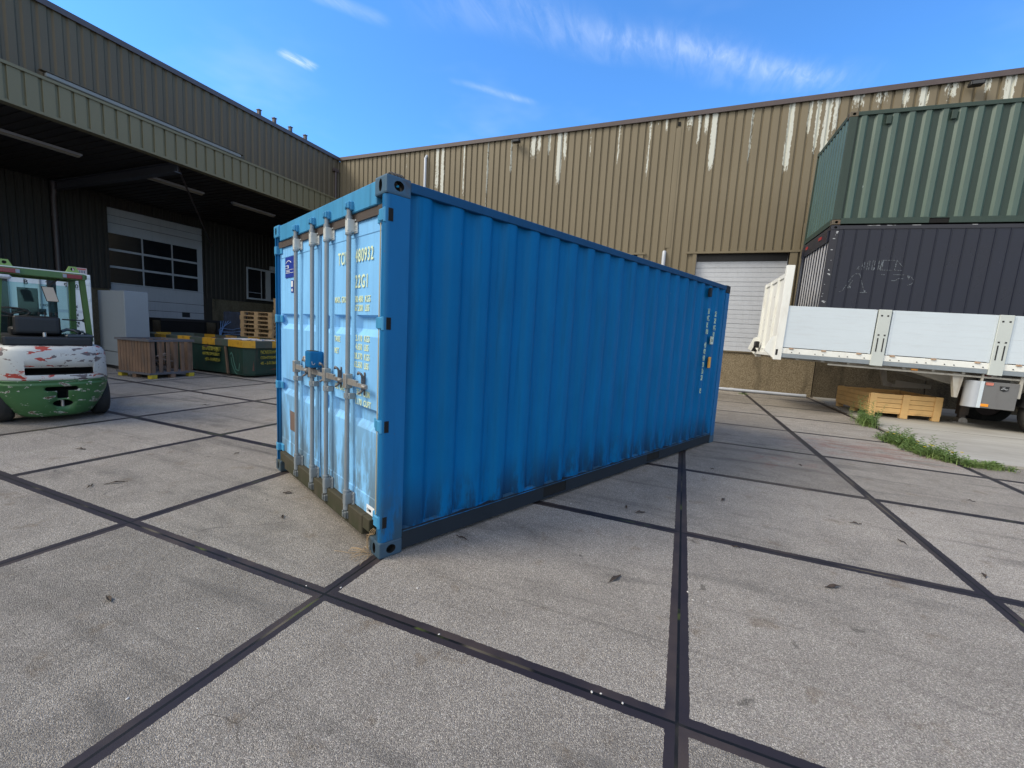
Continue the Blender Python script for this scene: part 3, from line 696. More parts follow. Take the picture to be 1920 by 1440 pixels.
# plates on the door
MB().box(FX-.0, FX-.006+.004, 1.10, 1.19, .26, 2.35).build('cover_strip', M_BDOOR, dR)
# lock bars
for i, yb in enumerate(BARS):
    par = dL if yb > 1.2 else dR; xb = FX-.045
    lbm = MB().tube([(xb, yb, .20), (xb, yb, 2.46)], .017, 14)
    lbm.tube([(xb, yb, .33), (xb, yb, .345)], .026, 14).tube([(xb, yb, 2.275), (xb, yb, 2.29)], .026, 14)
    lbm.tube([(xb, yb, 2.375), (xb, yb, 2.41)], .024, 14).tube([(xb, yb, .19), (xb, yb, .225)], .024, 14)
    bar = lbm.build('lock_bar', M_GALV, par)
    for z0, z1 in ((.215, .335), (2.285, 2.40)):
        br = MB(); br.tube([(xb, yb, z0), (xb, yb, z1)], .0235, 14); s = -1
        br.bbox(FX-.066, FX-.004, yb-.026, yb+.026, z0+.012, z1-.012, .010, seg=2); br.bbox(FX-.012, FX-.003, yb-.062, yb+.03, z0+.005, z1-.005, .002)
        for k in range(3): br.cyl((FX-.014, yb-.046, z0+.02+k*(z1-z0-.04)/2), 0, .006, .012, 8)
        br.build('bearing_bracket', M_GALV if z0 < 1 else paint('white_bracket', (.50, .53, .52), .5, var=.12), bar)
    # cam end + keeper
    for zc, top in ((2.475, True), (.145, False)):
        k = MB(); mk = M_BHEAD if top else paint('grimy_steel', (.13, .15, .16), .6, .3, var=.3, dirt=(.07, .055, .04), dirt_amt=.7)
        k.bbox(-.012, .018, yb-.038, yb+.038, zc-.028, zc+.035, .006)
        k.bbox(-.028, -.008, yb-.034, yb-.012, zc-.02, zc+.03, .005); k.bbox(-.028, -.008, yb+.014, yb+.034, zc-.02, zc+.03, .005)
        k.tube([(xb, yb, zc-.035 if top else zc+.06), (xb, yb, zc+.03 if top else zc-.03)], .015, 10)
        k.bbox(-.035, -.006, yb-.012, yb+.012, zc-.015, zc+.02, .004)
        k.build('cam_keeper', mk, bc)
    gd = MB(); gd.tube([(xb, yb, 1.072), (xb, yb, 1.112)], .026, 14); gd.bbox(FX-.05, FX-.002, yb-.05, yb-.018, 1.07, 1.114, .003); gd.cyl((FX-.052, yb-.036, 1.092), 0, .006, .01, 8); gd.build('bar_guide', M_GALV, bar)
    # handle: hub, arm reaching to the right, hooked catch plate
    hb = MB(); hz = 1.205
    hb.bbox(xb-.028, xb+.028, yb-.03, yb+.022, hz-.055, hz+.055, .004)
    sg = -1
    yend = yb+sg*.33
    hb.obox((xb-.006, yb+sg*.10, hz-.0), (0, 1, 0), (1, 0, 0), (0, 0, 1), .085, .009, .022)
    hb.obox((xb-.008, yb+sg*.25, hz-.006), (0, 1, 0), (1, 0, 0), (0, 0, 1), .09, .008, .014)
    hb.tube([(xb-.01, yb+sg*.28, hz-.008), (xb-.012, yend, hz-.01)], .013, 8); hb.build('handle', M_STEEL, bar)
    yc = yb+sg*.20
    ct = MB(); ct.bbox(FX-.008, FX-.002, yc-.012, yc+.006, hz-.085, hz+.085, .002)
    ct.tube([(FX-.02, yc-.012, hz+.05), (FX-.04, yc-.018, hz+.075), (FX-.05, yc, hz+.085), (FX-.045, yc+.02, hz+.07)], .009, 8)
    ct.tube([(FX-.02, yc-.012, hz-.04), (FX-.04, yc-.018, hz-.06), (FX-.048, yc, hz-.07)], .009, 8)
    ct.bbox(FX-.035, FX-.008, yc-.012, yc-.006, hz-.055, hz+.06, .002); ct.build('handle_catch', paint('rusty_dark_steel', (.16, .15, .15), .6, .4, var=.3, dirt=(.14, .07, .04), dirt_amt=.6), par)
# raised second catch on the left door (open hasp)
MB().tube([(FX-.03, 1.50, 1.295), (FX-.05, 1.46, 1.30), (FX-.045, 1.42, 1.26)], .011, 8).bbox(FX-.05, FX-.03, 1.475, 1.535, 1.265, 1.32, .008).build('seal_hasp', M_STEEL, dL)
# lock box
b = MB(); b.bbox(-.075, FX-.003, 1.145, 1.275, 1.245, 1.385, .012, seg=2)
lbx = b.build('lock_box', M_BPOST, dR); MB().box(-.065, -.0, 1.16, 1.26, 1.383, 1.389).build('box_slot', M_VOID, lbx)
MB().tube([(-.06, 1.143, 1.30), (-.058, 1.143, 1.275), (-.045, 1.143, 1.272), (-.035, 1.143, 1.285)], .003, 6).build('scratch', M_FRAME, lbx)
# hinges: four each side
for z in (2.345, 1.65, .95, .265):
    for s, yy in ((1, 0), (-1, Wd)):
        h = MB(); h.bbox(-.004, .05, min(yy+.028*s, yy+.095*s), max(yy+.028*s, yy+.095*s), z-.04, z+.04, .006)
        h.tube([(.012, yy+.030*s, z-.045), (.012, yy+.030*s, z+.045)], .013, 10)
        h.bbox(.028, .044, min(yy+.09*s, yy+.17*s), max(yy+.09*s, yy+.17*s), z-.035, z+.035, .003); h.build('hinge', M_BHEAD, bc)
        MB().box(.02, .052, min(yy+.001*s, yy+.004*s), max(yy+.001*s, yy+.004*s), z-.04, z+.04).build('hinge_recess', M_VOID, bc)
# lettering on doors (reads left to right when facing the door: +y is left)
XD, YD = (0, -1, 0), (0, 0, 1)
def dtext(s, y, z, size, par, sx=.6, bold=.002, sp=1.0, **k):
    sx *= 1.16; y += .0375*(y+2.593)/1.35; z += .0375*(z-1.63)/1.35
    return text(s, size, M_LETTER, par, (FX-.0025, y, z), XD, YD, sx, bold=bold, sp=sp, **k)
dtext('TCIU', .752, 2.075, .13, dR, .50, sp=1.25); dtext('480932', .447, 2.075, .13, dR, .56, sp=1.18)
dtext('22G1', .447, 1.895, .13, dR, .56, sp=1.25)
for row in (('MAX. GROSS', .812, 1.793), ('30.480  KGS', .445, 1.793), ('67.200  LBS', .445, 1.730), ('TARE', .815, 1.492), ('2.110  KGS', .425, 1.515), ('4.650  LBS', .425, 1.452),
            ('NET', .815, 1.40), ('28.370  KGS', .445, 1.385), ('62.550  LBS', .445, 1.322), ('CU. CAP.', .80, 1.118), ('33.2  CUM', .40, 1.122), ('1.170  CUFT', .42, 1.052)):
    dtext(row[0], row[1], row[2], .064, dR, .60, .0012, 1.12)
# stickers
M_STK = paint('sticker_blue', srgb(36, 60, 150), .4, var=.06); M_STKW = paint('sticker_white', (.72, .76, .8), .45, var=.05)
st = MB().box(FX-.0035, FX-.001, 1.92, 2.185, 2.06, 2.26).build('sticker', M_STK, dL)
s2 = MB(); arc = [(-.0+.018*i, .142+.022*sin(pi*(i/9))) for i in range(10)]
strip_line(s2, [(.03+a, c) for a, c in arc], .006, (FX-.0035, 2.185, 2.06), XD, YD)
s2.box(FX-.0052, FX-.004, 2.075, 2.175, 2.15, 2.18); s2.box(FX-.0052, FX-.004, 1.93, 2.17, 2.103, 2.107); s2.box(FX-.0052, FX-.004, 1.93, 2.16, 2.133, 2.136)
s2.build('sticker_print', M_STKW, st)
text('CONTAINERS', .022, M_STKW, st, (FX-.005, 2.15, 2.113), XD, YD, .8)
text('K-TAINER', .027, M_STK, st, (FX-.006, 2.172, 2.155), XD, YD, .62, bold=.001)
st = MB().box(FX-.0035, FX-.001, 1.94, 2.005, 1.91, 2.03).build('sticker', M_STK, dL)
MB().box(FX-.0048, FX-.004, 1.948, 1.997, 1.965, 2.022).box(FX-.0048, FX-.004, 1.955, 1.99, 1.922, 1.948).build('sticker_print', M_STKW, st)
MB().box(FX-.004, FX-.001, 1.905, 2.06, .515, .715).build('builders_plate', paint('weathered_plate', (.17, .12, .10), .6, .2, var=.2), dL)
st = MB().box(FX-.0035, FX-.001, .16, .285, .245, .31).build('sticker', M_STKW, dR)
text('C11684', .03, M_BLACK, st, (FX-.005, .275, .265), XD, YD, .7)
# stacked lettering on the long side (normal -y; readable with +x to the right)
M_SLET = paint('side_lettering', (.42, .58, .48), .6, var=.15, bmp=0, chips=(.02, .14, .3), chip_thr=.58, chip_sc=40)
def vtext(s, u, z, size, step, par=bc):
    mb = MB()
    for i, ch in enumerate(s):
        if ch == ' ': continue
        o = text(ch, size, M_SLET, bc, (u, -.022, z-i*step), (1, 0, 0), (0, 0, 1), .52, bold=.0, depth=.010); joinmb(mb, o)
    return mb.build('lettering', M_SLET, bc)
vtext('TCIU 480932 1', 5.20, 2.085, .115, .1, bc)
vtext('22G1', 5.475, 2.065, .115, .105)
MB().box(5.46, 5.56, -.004, .01, 1.64, 1.76).build('height_decal', paint('decal_pale', (.55, .62, .5), .5), bc)
text('2.6', .06, M_BLACK, bc, (5.475, -.006, 1.68), (1, 0, 0), (0, 0, 1), .75)
MB().box(5.47, 5.55, -.004, .01, 1.27, 1.44).build('warning_decal', paint('decal_orange', (.72, .34, .04), .5), bc)
MB().bbox(5.19, 5.25, -.03, .01, 2.34, 2.47, .006).build('side_vent', M_BRAIL, bc)
# coil of hose on roof behind the front casting
t_ = thing('rubber_coil', 'small black rubber coil on the container roof behind the rusty corner casting', 'coil', BL, (0, 0, BANG))
b = MB()
for k in range(4): b.tube([(.18+k*.025, .30+.058*cos(2*pi*i/20), H+.055+.058*sin(2*pi*i/20)) for i in range(21)], .010, 8, caps=False)
b.build('loops', M_RUBBER, t_)
b = MB(); b.tube([(.18, .30, H+.0), (.29, .30, H+.0)], .02, 8); b.build('tie', M_RUBBER, t_)
# dried grass at the front corner
t_ = thing('dry_grass', 'tuft of dry straw-coloured grass caught at the foot of the blue container corner', 'dry grass', BL, (0, 0, BANG))
b = MB(); rnd = random.Random(3)
for k in range(20):
    a = rnd.uniform(0, 2*pi); q = Vector((-.012+rnd.uniform(-.03, .01), .13+rnd.uniform(-.03, .05), rnd.uniform(.004, .03))); pts = [q.copy()]
    d = Vector((-abs(cos(a))*.5, sin(a), rnd.uniform(-.2, .9))).normalized()
    for j in range(6):
        d = (d+Vector((rnd.uniform(-.6, .2), rnd.uniform(-.5, .5), rnd.uniform(-.5, .25)))).normalized(); q = q+d*rnd.uniform(.012, .03); q.x = min(q.x, -.004); q.z = max(q.z, .004); pts.append(q.copy())
    b.tube(pts, rnd.uniform(.0007, .0016), 5)
for k, (dx, dy) in enumerate(((-.18, .16), (-.11, .10), (-.03, .03))):
    b.tube([(-.012+dx*j/5, .13+dy*j/5+.02*sin(j*1.7+k), .006+.035*sin(j/5*pi)*(k != 0)+.003*k) for j in range(6)], .0016, 5)
for k in range(4): b.tube([(-.01, .14+.01*k, .02), (-.03, .13, .09+.02*k), (-.016, .11-.02*k, .18), (-.01, .07-.01*k, .215)], .0016, 5)
b.build('stalks', paint('straw', (.42, .30, .17), .8, var=.3), t_)

# ------------------------------------------------------------------ trailer with two boxes on it
TL = (4.836, 11.035, 0); TR = (0, .022, .025)
M_ALU = paint('aluminium_board', (.56, .63, .68), .42, .0, var=.05, sc=1.2, dirt=(.46, .48, .50), dirt_amt=.25, stretch=(.3, .3, 3))
tr = thing('flatbed_trailer', 'white flatbed trailer with drop sides parked along the building on the right', 'trailer', TL, TR)
YS = -.06; TW = 2.55; X0t = -.774; X1t = 13.0
b = MB(); b.box(X0t+.1, X1t, YS+.02, YS+TW-.02, 1.50, 1.60); x = X0t+.3
b.build('deck', M_STEEL, tr)
b = MB(); b.bbox(X0t+.1, X1t, YS-.01, YS+.05, 1.40, 1.50, .006); b.bbox(X0t+.1, X1t, YS+TW-.05, YS+TW+.01, 1.40, 1.50, .006); b.build('edge_beam', M_GALV, tr)
b = MB(); b.bbox(X0t+.1, X1t, YS-.006, YS+.05, 1.503, 1.645, .006); b.build('hinge_rail', M_WHITE, tr)
M_RUSTY = paint('rusty_white', (.45, .32, .22), .7, var=.4, dirt=(.22, .09, .03), dirt_amt=.8)
for x in (-.45, .25, .98, 1.64, 2.42, 3.2, 3.9, 4.7, 5.5):
    MB().bbox(x-.05, x+.05, YS-.02, YS-.006, 1.62, 1.66, .004).cyl((x, YS-.02, 1.64), 1, .022, .02, 10).build('hinge_hook', M_RUSTY, tr)
b = MB()
for i, x in enumerate([k*.17-.6 for k in range(40)]):
    if i % 3: b.cyl((x, YS-.012, 1.545), 1, .012, .01, 8)
b.build('lashing_holes', M_BLACK, tr)
pan = [(-.68, 1.20), (1.50, 3.40), (3.66, 5.6), (5.85, 7.8)]
for x0, x1 in pan:
    b = MB(); n = 4; h = (2.72-1.665)/n
    for k in range(n): b.bbox(x0+.03, x1-.03, YS-.002, YS+.028, 1.665+k*h, 1.665+(k+1)*h-.0004, .0008)
    b.box(x0, x0+.04, YS-.008, YS+.03, 1.655, 2.715); b.box(x1-.04, x1, YS-.008, YS+.03, 1.655, 2.715)
    for k in range(9):
        for xx in (x0+.02, x1-.02): b.cyl((xx, YS-.009, 1.72+k*.115), 1, .006, .004, 6)
    b.build('side_board', M_ALU, tr)
    b = MB(); b.bbox(x0+.03, x1-.03, YS+TW-.03, YS+TW, 1.665, 2.715, .002); b.build('side_board', M_ALU, tr)
for xc in (1.35, 3.53, 5.72):
    b = MB(); b.bbox(xc-.125, xc+.125, YS-.035, YS+.045, 1.38, 2.725, .008); po = b.build('stake_post', paint('pale_post', (.50, .54, .52), .5, var=.06), tr)
    b = MB()
    for zz in (2.12, 2.58):
        for dx in (-.06, .06): b.box(xc+dx-.018, xc+dx+.018, YS-.038, YS-.034, zz-.018, zz+.018)
    for dx in (-.06, .055): b.bbox(xc+dx-.012, xc+dx+.012, YS-.039, YS-.034, 1.72, 2.05, .001)
    b.build('latch_slots', M_BLACK, po)
# headboard
hb = thing; b = MB()
b.bbox(X0t-.05, X0t+.13, YS-.03, YS+.13, 1.33, 3.73, .012, seg=2); b.bbox(X0t-.05, X0t+.09, YS+TW-.13, YS+TW+.03, 1.33, 3.55, .012, seg=2)
b.box(X0t-.03, X0t+.02, YS+.1, YS+TW-.1, 3.45, 3.55); b.box(X0t-.03, X0t+.02, YS+.1, YS+TW-.1, 1.45, 1.62)
for yy in (.75, 1.65): b.box(X0t-.06, X0t, YS+yy, YS+yy+.07, 1.6, 3.5)
b.box(X0t+.0, X0t+.03, YS+.1, YS+TW-.1, 1.6, 3.5)
hbo = b.build('headboard', M_WHITE, tr)
b = MB()
b.prism([(X0t-.05, 1.36), (X0t-.28, 1.56), (X0t-.16, 1.9), (X0t-.05, 1.95)], 1, YS, YS+.07); b.prism([(X0t-.05, 1.36), (X0t-.28, 1.56), (X0t-.16, 1.9), (X0t-.05, 1.95)], 1, YS+TW-.07, YS+TW)
b.box(X0t-.1, X0t-.02, YS+.07, YS+TW-.07, 1.42, 1.5); b.build('bulkhead_gusset', M_WHITE, hbo)
b = MB(); rnd = random.Random(5)
for k in range(24): b.cyl((X0t-.064 if False else X0t-.004, YS+rnd.choice((.3, .78, 1.2, 1.68, 2.13)), rnd.uniform(1.7, 3.4)), 0, .014, .008, 8)
b.build('rivets', M_STEEL, hbo)
b = MB()
for k in range(5): b.tube([(X0t-.12+.02*k, YS+1.9+.1*k, 1.72), (X0t-.2, YS+2.0+.07*k, 1.62-.03*k), (X0t-.1, YS+2.1+.08*k, 1.5)], .02, 8)
b.bbox(X0t-.18, X0t-.07, YS+1.95, YS+2.25, 1.6, 1.8, .02); b.build('air_couplings', M_BLACK, hbo)
b = MB(); b.box(X0t-.052, X0t-.04, YS-.0, YS+.0, 1.5, 1.5)
MB().bbox(X0t-.02, X0t+.0+.03, YS-.034, YS-.029, 1.45, 1.6, .002).build('slot', M_BLACK, hbo)
# frame: shallow neck that steps down
M_CHAS = paint('chassis_white', (.40, .38, .33), .55, var=.15, dirt=(.16, .11, .07), dirt_amt=.5)
for yy in (.62, 1.85):
    b = MB(); b.prism([(X0t+.2, 1.50), (X0t+.2, 1.36), (2.2, 1.32), (3.0, 1.10), (4.0, .95), (13, .95), (13, 1.5)], 1, YS+yy, YS+yy+.10); b.build('frame_rail', M_CHAS, tr)
x = -.3; b = MB()
while x < 12.5: b.box(x, x+.06, YS+.05, YS+TW-.05, 1.36, 1.50); x += .55
b.build('cross_member', M_CHAS, tr)
b = MB(); b.box(.4, 12.5, YS+.06, YS+.10, 1.30, 1.34); b.build('lower_lip', M_CHAS, tr)
MB().prism([(2.86, 1.36), (3.08, 1.36), (3.03, .80), (2.97, .80)], 1, YS+.10, YS+.2).build('leg_bracket', M_CHAS, tr)
MB().bbox(2.06, 2.19, YS+.03, YS+.055, 1.345, 1.385, .006).build('side_marker', paint('amber_lens', (.75, .28, .02), .3), tr)
# landing leg on the far half of the trailer
lg = MB(); lg.bbox(3.62, 3.80, 1.02, 1.20, .32, 1.40, .01); lg.bbox(3.65, 3.77, 1.05, 1.17, .14, .34, .006)
lgo = lg.build('landing_leg', paint('leg_dark', (.10, .085, .075), .7, .2, var=.3, dirt=(.20, .09, .04), dirt_amt=.5), tr)
MB().cyl((3.71, 1.11, .17), 1, .09, .22, 14).bbox(3.52, 3.92, .98, 1.24, .115, .14, .008).build('foot', M_STEEL, lgo)
b = MB(); b.bbox(2.5, 5, .5, 2.0, .55, .75, .05); b.cyl((2.7, .9, .62), 1, .35, .6, 20)
# tool box below the edge, with rounded aluminium tank end
b = MB(); b.bbox(3.42, 4.02, YS+.03, YS+.62, .62, 1.23, .008); bxo = b.build('tool_box', paint('toolbox_grey', (.145, .145, .145), .45, var=.08, dirt=(.10, .09, .085), dirt_amt=.4), tr)
MB().tube([(3.33, YS+.20, .62), (3.33, YS+.20, 1.23)], .165, 20).build('tank', paint('brushed_aluminium', (.50, .53, .57), .35, .5, var=.08), tr)
MB().bbox(3.36, 3.42, YS+.02, YS+.05, .62, 1.23, .002).build('box_edge', M_ALU, bxo)
MB().bbox(3.42, 3.56, YS+.018, YS+.028, .655, .72, .004).build('reflector', paint('amber_reflector', (.80, .30, .02), .3), bxo)
MB().bbox(3.44, 3.57, YS+.022, YS+.028, 1.15, 1.215, .012).build('round_label', paint('pink_label', (.55, .20, .15), .5), bxo)
lb2 = MB(); lb2.prism([(3.70, 1.06), (3.77, 1.03), (3.84, 1.06), (3.85, 1.15), (3.69, 1.15)], 1, YS+.022, YS+.029); lbo = lb2.build('emblem', M_BLACK, bxo)
b = MB(); strip_line(b, [(0, .0), (.05, .02), (.09, .0), (.12, .01)], .012, (3.71, YS+.0205, 1.08), (1, 0, 0), (0, 0, 1)); strip_line(b, [(.02, .035), (.07, .045)], .01, (3.71, YS+.0205, 1.08), (1, 0, 0), (0, 0, 1)); b.build('emblem_mark', M_FRAME, lbo)
MB().bbox(3.36, 3.40, YS+.05, YS+.1, 1.23, 1.50, .004).build('box_hanger', M_CHAS, tr); MB().bbox(4.02, 4.08, YS+.05, YS+.1, .9, 1.5, .004).build('box_hanger', M_CHAS, tr)
b = MB(); b.box(3.44, 4.0, YS+.30, YS+.33, 1.23, 1.45); b.build('coupling_panel', paint('panel_grey', (.13, .125, .12), .6, var=.2), tr)
b = MB(); b.cyl((3.55, YS+.27, 1.38), 1, .035, .06, 12).cyl((3.60, YS+.26, 1.36), 1, .022, .05, 10); b.build('red_coupling', paint('red_cap', (.35, .03, .03), .4), tr)
b = MB()
for dx, dz in ((0, 0), (.03, .02), (-.02, .02), (.02, -.025), (.15, -.02)): b.cyl((3.64+dx, YS+.27, 1.35+dz), 1, .018, .05, 10)
b.build('valve', M_WHITE, tr)
MB().tube([(3.45, YS+.26, 1.30), (3.6, YS+.24, 1.27), (3.8, YS+.25, 1.31), (4.0, YS+.27, 1.32)], .007, 6).build('air_hose', M_BLACK, tr)
# tractor-free front running gear: far wheels and mudguard at right
for xc in (4.75, 6.05, 7.35):
    for yy in (YS+.04, YS+TW-.36):
        wl = MB(); pr = [(.30, 0), (.46, .02), (.52, .05), (.53, .15), (.52, .27), (.46, .30), (.30, .32)]
        n = 28; V = []
        for r_, o_ in pr: V += [(xc+r_*cos(2*pi*k/n), yy+o_, .535+.035+r_*sin(2*pi*k/n)) for k in range(n)]
        F = [(i*n+k, (i+1)*n+k, (i+1)*n+(k+1) % n, i*n+(k+1) % n) for i in range(len(pr)-1) for k in range(n)]
        wl.add(V, F, 0, True); wo_ = wl.build('wheel', M_RUBBER, tr); wo_.location = (0, 0, 0)
        MB().cyl((xc, yy+.16, .57), 1, .30, .2, 24).cyl((xc, yy+.03, .57), 1, .10, .06, 16).build('rim', M_TRIMBR, wo_)
    MB().cyl((xc, YS+TW/2, .57), 1, .07, TW-.5, 12).build('axle', M_CHAS, tr)
b = MB()
arc = [(4.75+.62*cos(a), .60+.62*sin(a)) for a in [pi-.2+(-pi+.4)*k/10 for k in range(11)]]; arc2 = [(4.75+.60*cos(a), .60+.60*sin(a)) for a in [.2+(pi-.4)*k/10 for k in range(11)]]
b.prism(arc+arc2, 1, YS+.02, YS+.40); b.build('mudguard', M_BLACK, tr)
# hub shapes seen below the deck
b = MB(); b.prism([(2.2, 1.32), (2.35, 1.32), (2.42, .95), (2.6, .88), (2.6, .80), (2.35, .82)], 1, 1.95, 2.05); b.prism([(2.6, 1.0), (3.4, .95), (3.4, .85), (2.6, .80)], 1, 1.95, 2.05)
b.build('support_arm', M_CHAS, tr)

def boxcont(name, lab, cat, z0, z1, mside, mframe, mcast, prof, pitch, phase, Lc=6.06, endprof=PC):
    t_ = thing(name, lab, cat, TL, TR)
    b = MB(); corr(b, (0, .014, 0), (1, 0, 0), (0, -1, 0), .17, Lc-.17, z0+.15, z1-.1, pitch, prof, phase=phase); b.build('side_wall', mside, t_)
    b = MB(); b.box(.05, Lc-.05, .055, Wd-.05, z0+.1, z1-.04); b.build('inner_shell', mframe, t_)
    for yy in (0, Wd-.06):
        MB().bbox(.17, Lc-.17, yy, yy+.06, z1-.10, z1-.012, .004).build('top_rail', mframe, t_)
        b = MB(); 
        for u0, u1 in ((.17, 1.87), (2.23, 3.85), (4.2, Lc-.17)): b.box(u0, u1, yy, yy+.06, z0+.02, z0+.15)
        b.box(.17, Lc-.17, yy+.002, yy+.058, z0+.13, z0+.152); b.build('bottom_rail', mframe, t_)
        for xx in (0, Lc-.17): MB().bbox(xx+.005, xx+.17, yy, yy+.06, z0+.118, z1-.118, .006).build('corner_post', mframe, t_)
        for u0, u1 in ((1.87, 2.23), (3.85, 4.2)): MB().box(u0, u1, yy+.012, yy+.058, z0+.02, z0+.128).build('fork_pocket', M_VOID, t_)
    for za, zb_ in ((z1-.12, z1-.012), (z0+.02, z0+.16)): MB().bbox(.006, .06, .15, Wd-.15, za, zb_, .004).build('end_rail', mframe, t_)
    for xx in (0, Lc-.178):
        for yy in (0, Wd-.162):
            for zz in (z0, z1-.118):
                c = MB().bbox(xx, xx+.178, yy, yy+.162, zz, zz+.118, .01).build('corner_casting', [mcast if xx == 0 and yy == 0 else mframe, M_VOID], t_)
                if xx == 0 and yy == 0:
                    boolean(c, [(MB().prism(stad(.089, zz+.059, .034, .03), 1, -.02, .06), M_VOID), (MB().prism(stad(.081, zz+.059, .022, .036), 0, -.02, .06), M_VOID)])
    b = MB(); b.box(.1, Lc-.1, .06, Wd-.06, z1-.045, z1-.03); b.build('roof', mframe, t_)
    return t_
M_GSIDE = two_tone('green_container_paint', (.055, .098, .078), .38, spec=.6, streak=.18, rust=.2)
M_GFR = two_tone('green_container_frame', (.030, .052, .042), .5, streak=.2, rust=.3)
gc = boxcont('green_container', 'grey green corrugated shipping container stacked on top of the black one', 'shipping container', 4.724, 7.315, M_GSIDE, M_GFR, paint('rusty_green_casting', (.11, .09, .06), .7, var=.3, dirt=(.16, .07, .03), dirt_amt=.8, stretch=(1, 1, 1)), PG, .300, .26)
b = MB(); corr(b, (.012, 0, 0), (0, 1, 0), (-1, 0, 0), .15, Wd-.15, 4.724+.16, 7.315-.11, .22, [(0, 0), (.3, 0), (.5, -.03), (.8, -.03)]); b.build('end_wall', M_GSIDE, gc)
for x in (.78, 1.96, 4.4): MB().bbox(x-.05, x+.05, -.004, .03, 6.98, 7.17, .006).build('side_vent', M_GFR, gc)
M_BLK = two_tone('black_container_paint', (.013, .016, .030), .28, streak=.15, rust=.1)
M_BLKF = two_tone('black_container_frame', (.026, .027, .036), .38, streak=.2, rust=.2)
PB = [(0, 0), (.88, 0), (.91, .016), (.96, .016), (.975, -.012)]
kc = boxcont('black_container', 'glossy black container under the green one, behind the white trailer sides', 'shipping container', 1.80, 4.715, M_BLK, M_BLKF, M_BLKF, PB, .255, .29)
b = MB(); b.box(.02, .03, .10, Wd-.10, 1.95, 4.6); b.build('end_reflection', paint('pale_sky_reflection', (.46, .46, .47), .5, var=.2, streaks=.3), kc)  # sky reflection on the glossy black end, painted as a pale sheet
b = MB(); y = .16
while y < Wd-.1: b.box(.0, .02, y, y+.03, 1.95, 4.6); y += .235
b.bbox(-.03, .0, Wd-.42, Wd-.30, 1.95, 4.6, .01); b.bbox(-.03, .02, .1, Wd-.1, 4.33, 4.6, .004); b.build('end_bars', M_BLK, kc)
MB().bbox(-.05, -.01, .55, .75, 4.48, 4.56, .008).build('red_marker', paint('red_lens', (.30, .02, .02), .4), kc)
MB().bbox(-.05, -.01, 1.75, 1.9, 4.48, 4.56, .008).build('red_marker', MATS['red_lens'], kc)
M_SCR = paint('scraped_paint', (.17, .20, .23), .6, var=.3, chips=(.02, .02, .03), chip_thr=.50, chip_sc=30, bmp=0)
b = MB(); org, ux, uz = (0, .012, 0), (1, 0, 0), (0, 0, 1)
for pts in ([(.66, 3.66), (.70, 3.74), (.70, 3.66), (.66, 3.66)], [(.76, 3.66), (.76, 3.80), (.80, 3.84), (.80, 3.66), (.76, 3.66)], [(.86, 3.66), (.86, 3.86), (.90, 3.88), (.90, 3.66)], [(.96, 3.66), (.96, 3.88), (1.0, 3.88), (1.0, 3.66), (.96, 3.66)],
            [(1.08, 3.66), (1.08, 3.89), (1.13, 3.89), (1.13, 3.66)], [(1.16, 3.66), (1.16, 3.89)], [(1.14, 3.89), (1.42, 3.89), (1.55, 3.74), (1.55, 3.66), (1.12, 3.66)], [(1.42, 3.89), (1.40, 3.66)],
            [(.38, 3.12), (.44, 3.14), (.60, 3.50), (.64, 3.56), (.74, 3.56), (.88, 3.16), (.92, 3.12)], [(.50, 3.22), (.60, 3.22), (.60, 3.30)], [(.80, 3.12), (.98, 3.12)], [(.62, 3.40), (.55, 3.26)],
            [(1.10, 3.55), (1.14, 3.56), (1.24, 3.55)], [(1.40, 3.56), (1.62, 3.56), (1.74, 3.52), (1.80, 3.44), (1.78, 3.36), (1.70, 3.32)], [(1.38, 3.42), (1.46, 3.42), (1.50, 3.47), (1.60, 3.47)], [(1.66, 3.55), (1.70, 3.46)]):
    strip_line(b, pts, .010, org, ux, uz, off=.005)
for x, z, w_, h_ in ((1.0, 3.70, .03, .05), (1.12, 3.72, .03, .12), (1.14, 3.80, .02, .1), (1.41, 3.78, .018, .10), (.57, 3.24, .05, .05), (.90, 3.15, .03, .06), (1.70, 3.5, .025, .04)):
    b.box(x-w_/2, x+w_/2, .004, .007, z-h_/2, z+h_/2)
b.build('scraped_marks', M_SCR, kc)
b = MB(); rnd = random.Random(11)
for k in range(16):
    z = rnd.uniform(2.7, 4.55); a = rnd.uniform(.0, .10); b.box(a+.02, a+.02+rnd.uniform(.01, .05), -.003, .001, z, z+rnd.uniform(.008, .03))
for k in range(14):
    x = rnd.uniform(.3, 4.5); a = rnd.uniform(.02, .18); b.box(x, x+a, -.003, .001, 4.69, 4.70)
b.build('paint_chips', M_FRAME, kc)

# ------------------------------------------------------------------ timber crate under the trailer
cr = thing('timber_crate', 'low crate of fresh yellow pine boards standing under the white trailer', 'crate', (6.44, 11.65, .04), (0, 0, math.atan2(11.80-11.62, 7.86-6.40)))
CL, CW = 1.52, 1.75
for ya in (.024, CW-.046):
    fb_ = MB()
    for k in range(4): fb_.bbox(.0, CL, ya, ya+.022, .135+k*.118, .135+k*.118+.109, .003)
    fb_.build('long_side', M_PINE, cr)
for xa in (-.024, CL+.002):
    fb_ = MB()
    for k in range(4): fb_.bbox(xa, xa+.022, .02, CW-.02, .135+k*.118, .135+k*.118+.109, .003)
    fb_.build('end_side', M_PINE, cr)
for x in (.0, .70, CL-.15):
    for y in (0, CW-.024): MB().bbox(x, x+.15, y, y+.022, .0, .610, .003).build('corner_board', M_PINE, cr)
b = MB()
for x in (.0, .70, CL-.15):
    for y in (.03, CW/2-.05, CW-.13): b.bbox(x, x+.145, y, y+.1, 0, .10, .004)
b.build('foot_block', M_PINE, cr)
b = MB(); b.box(.0, CL, .03, CW-.03, .105, .13); b.bbox(.75, 1.0, -.002, .02, .10, .135, .003); b.build('base_boards', M_PINE, cr)

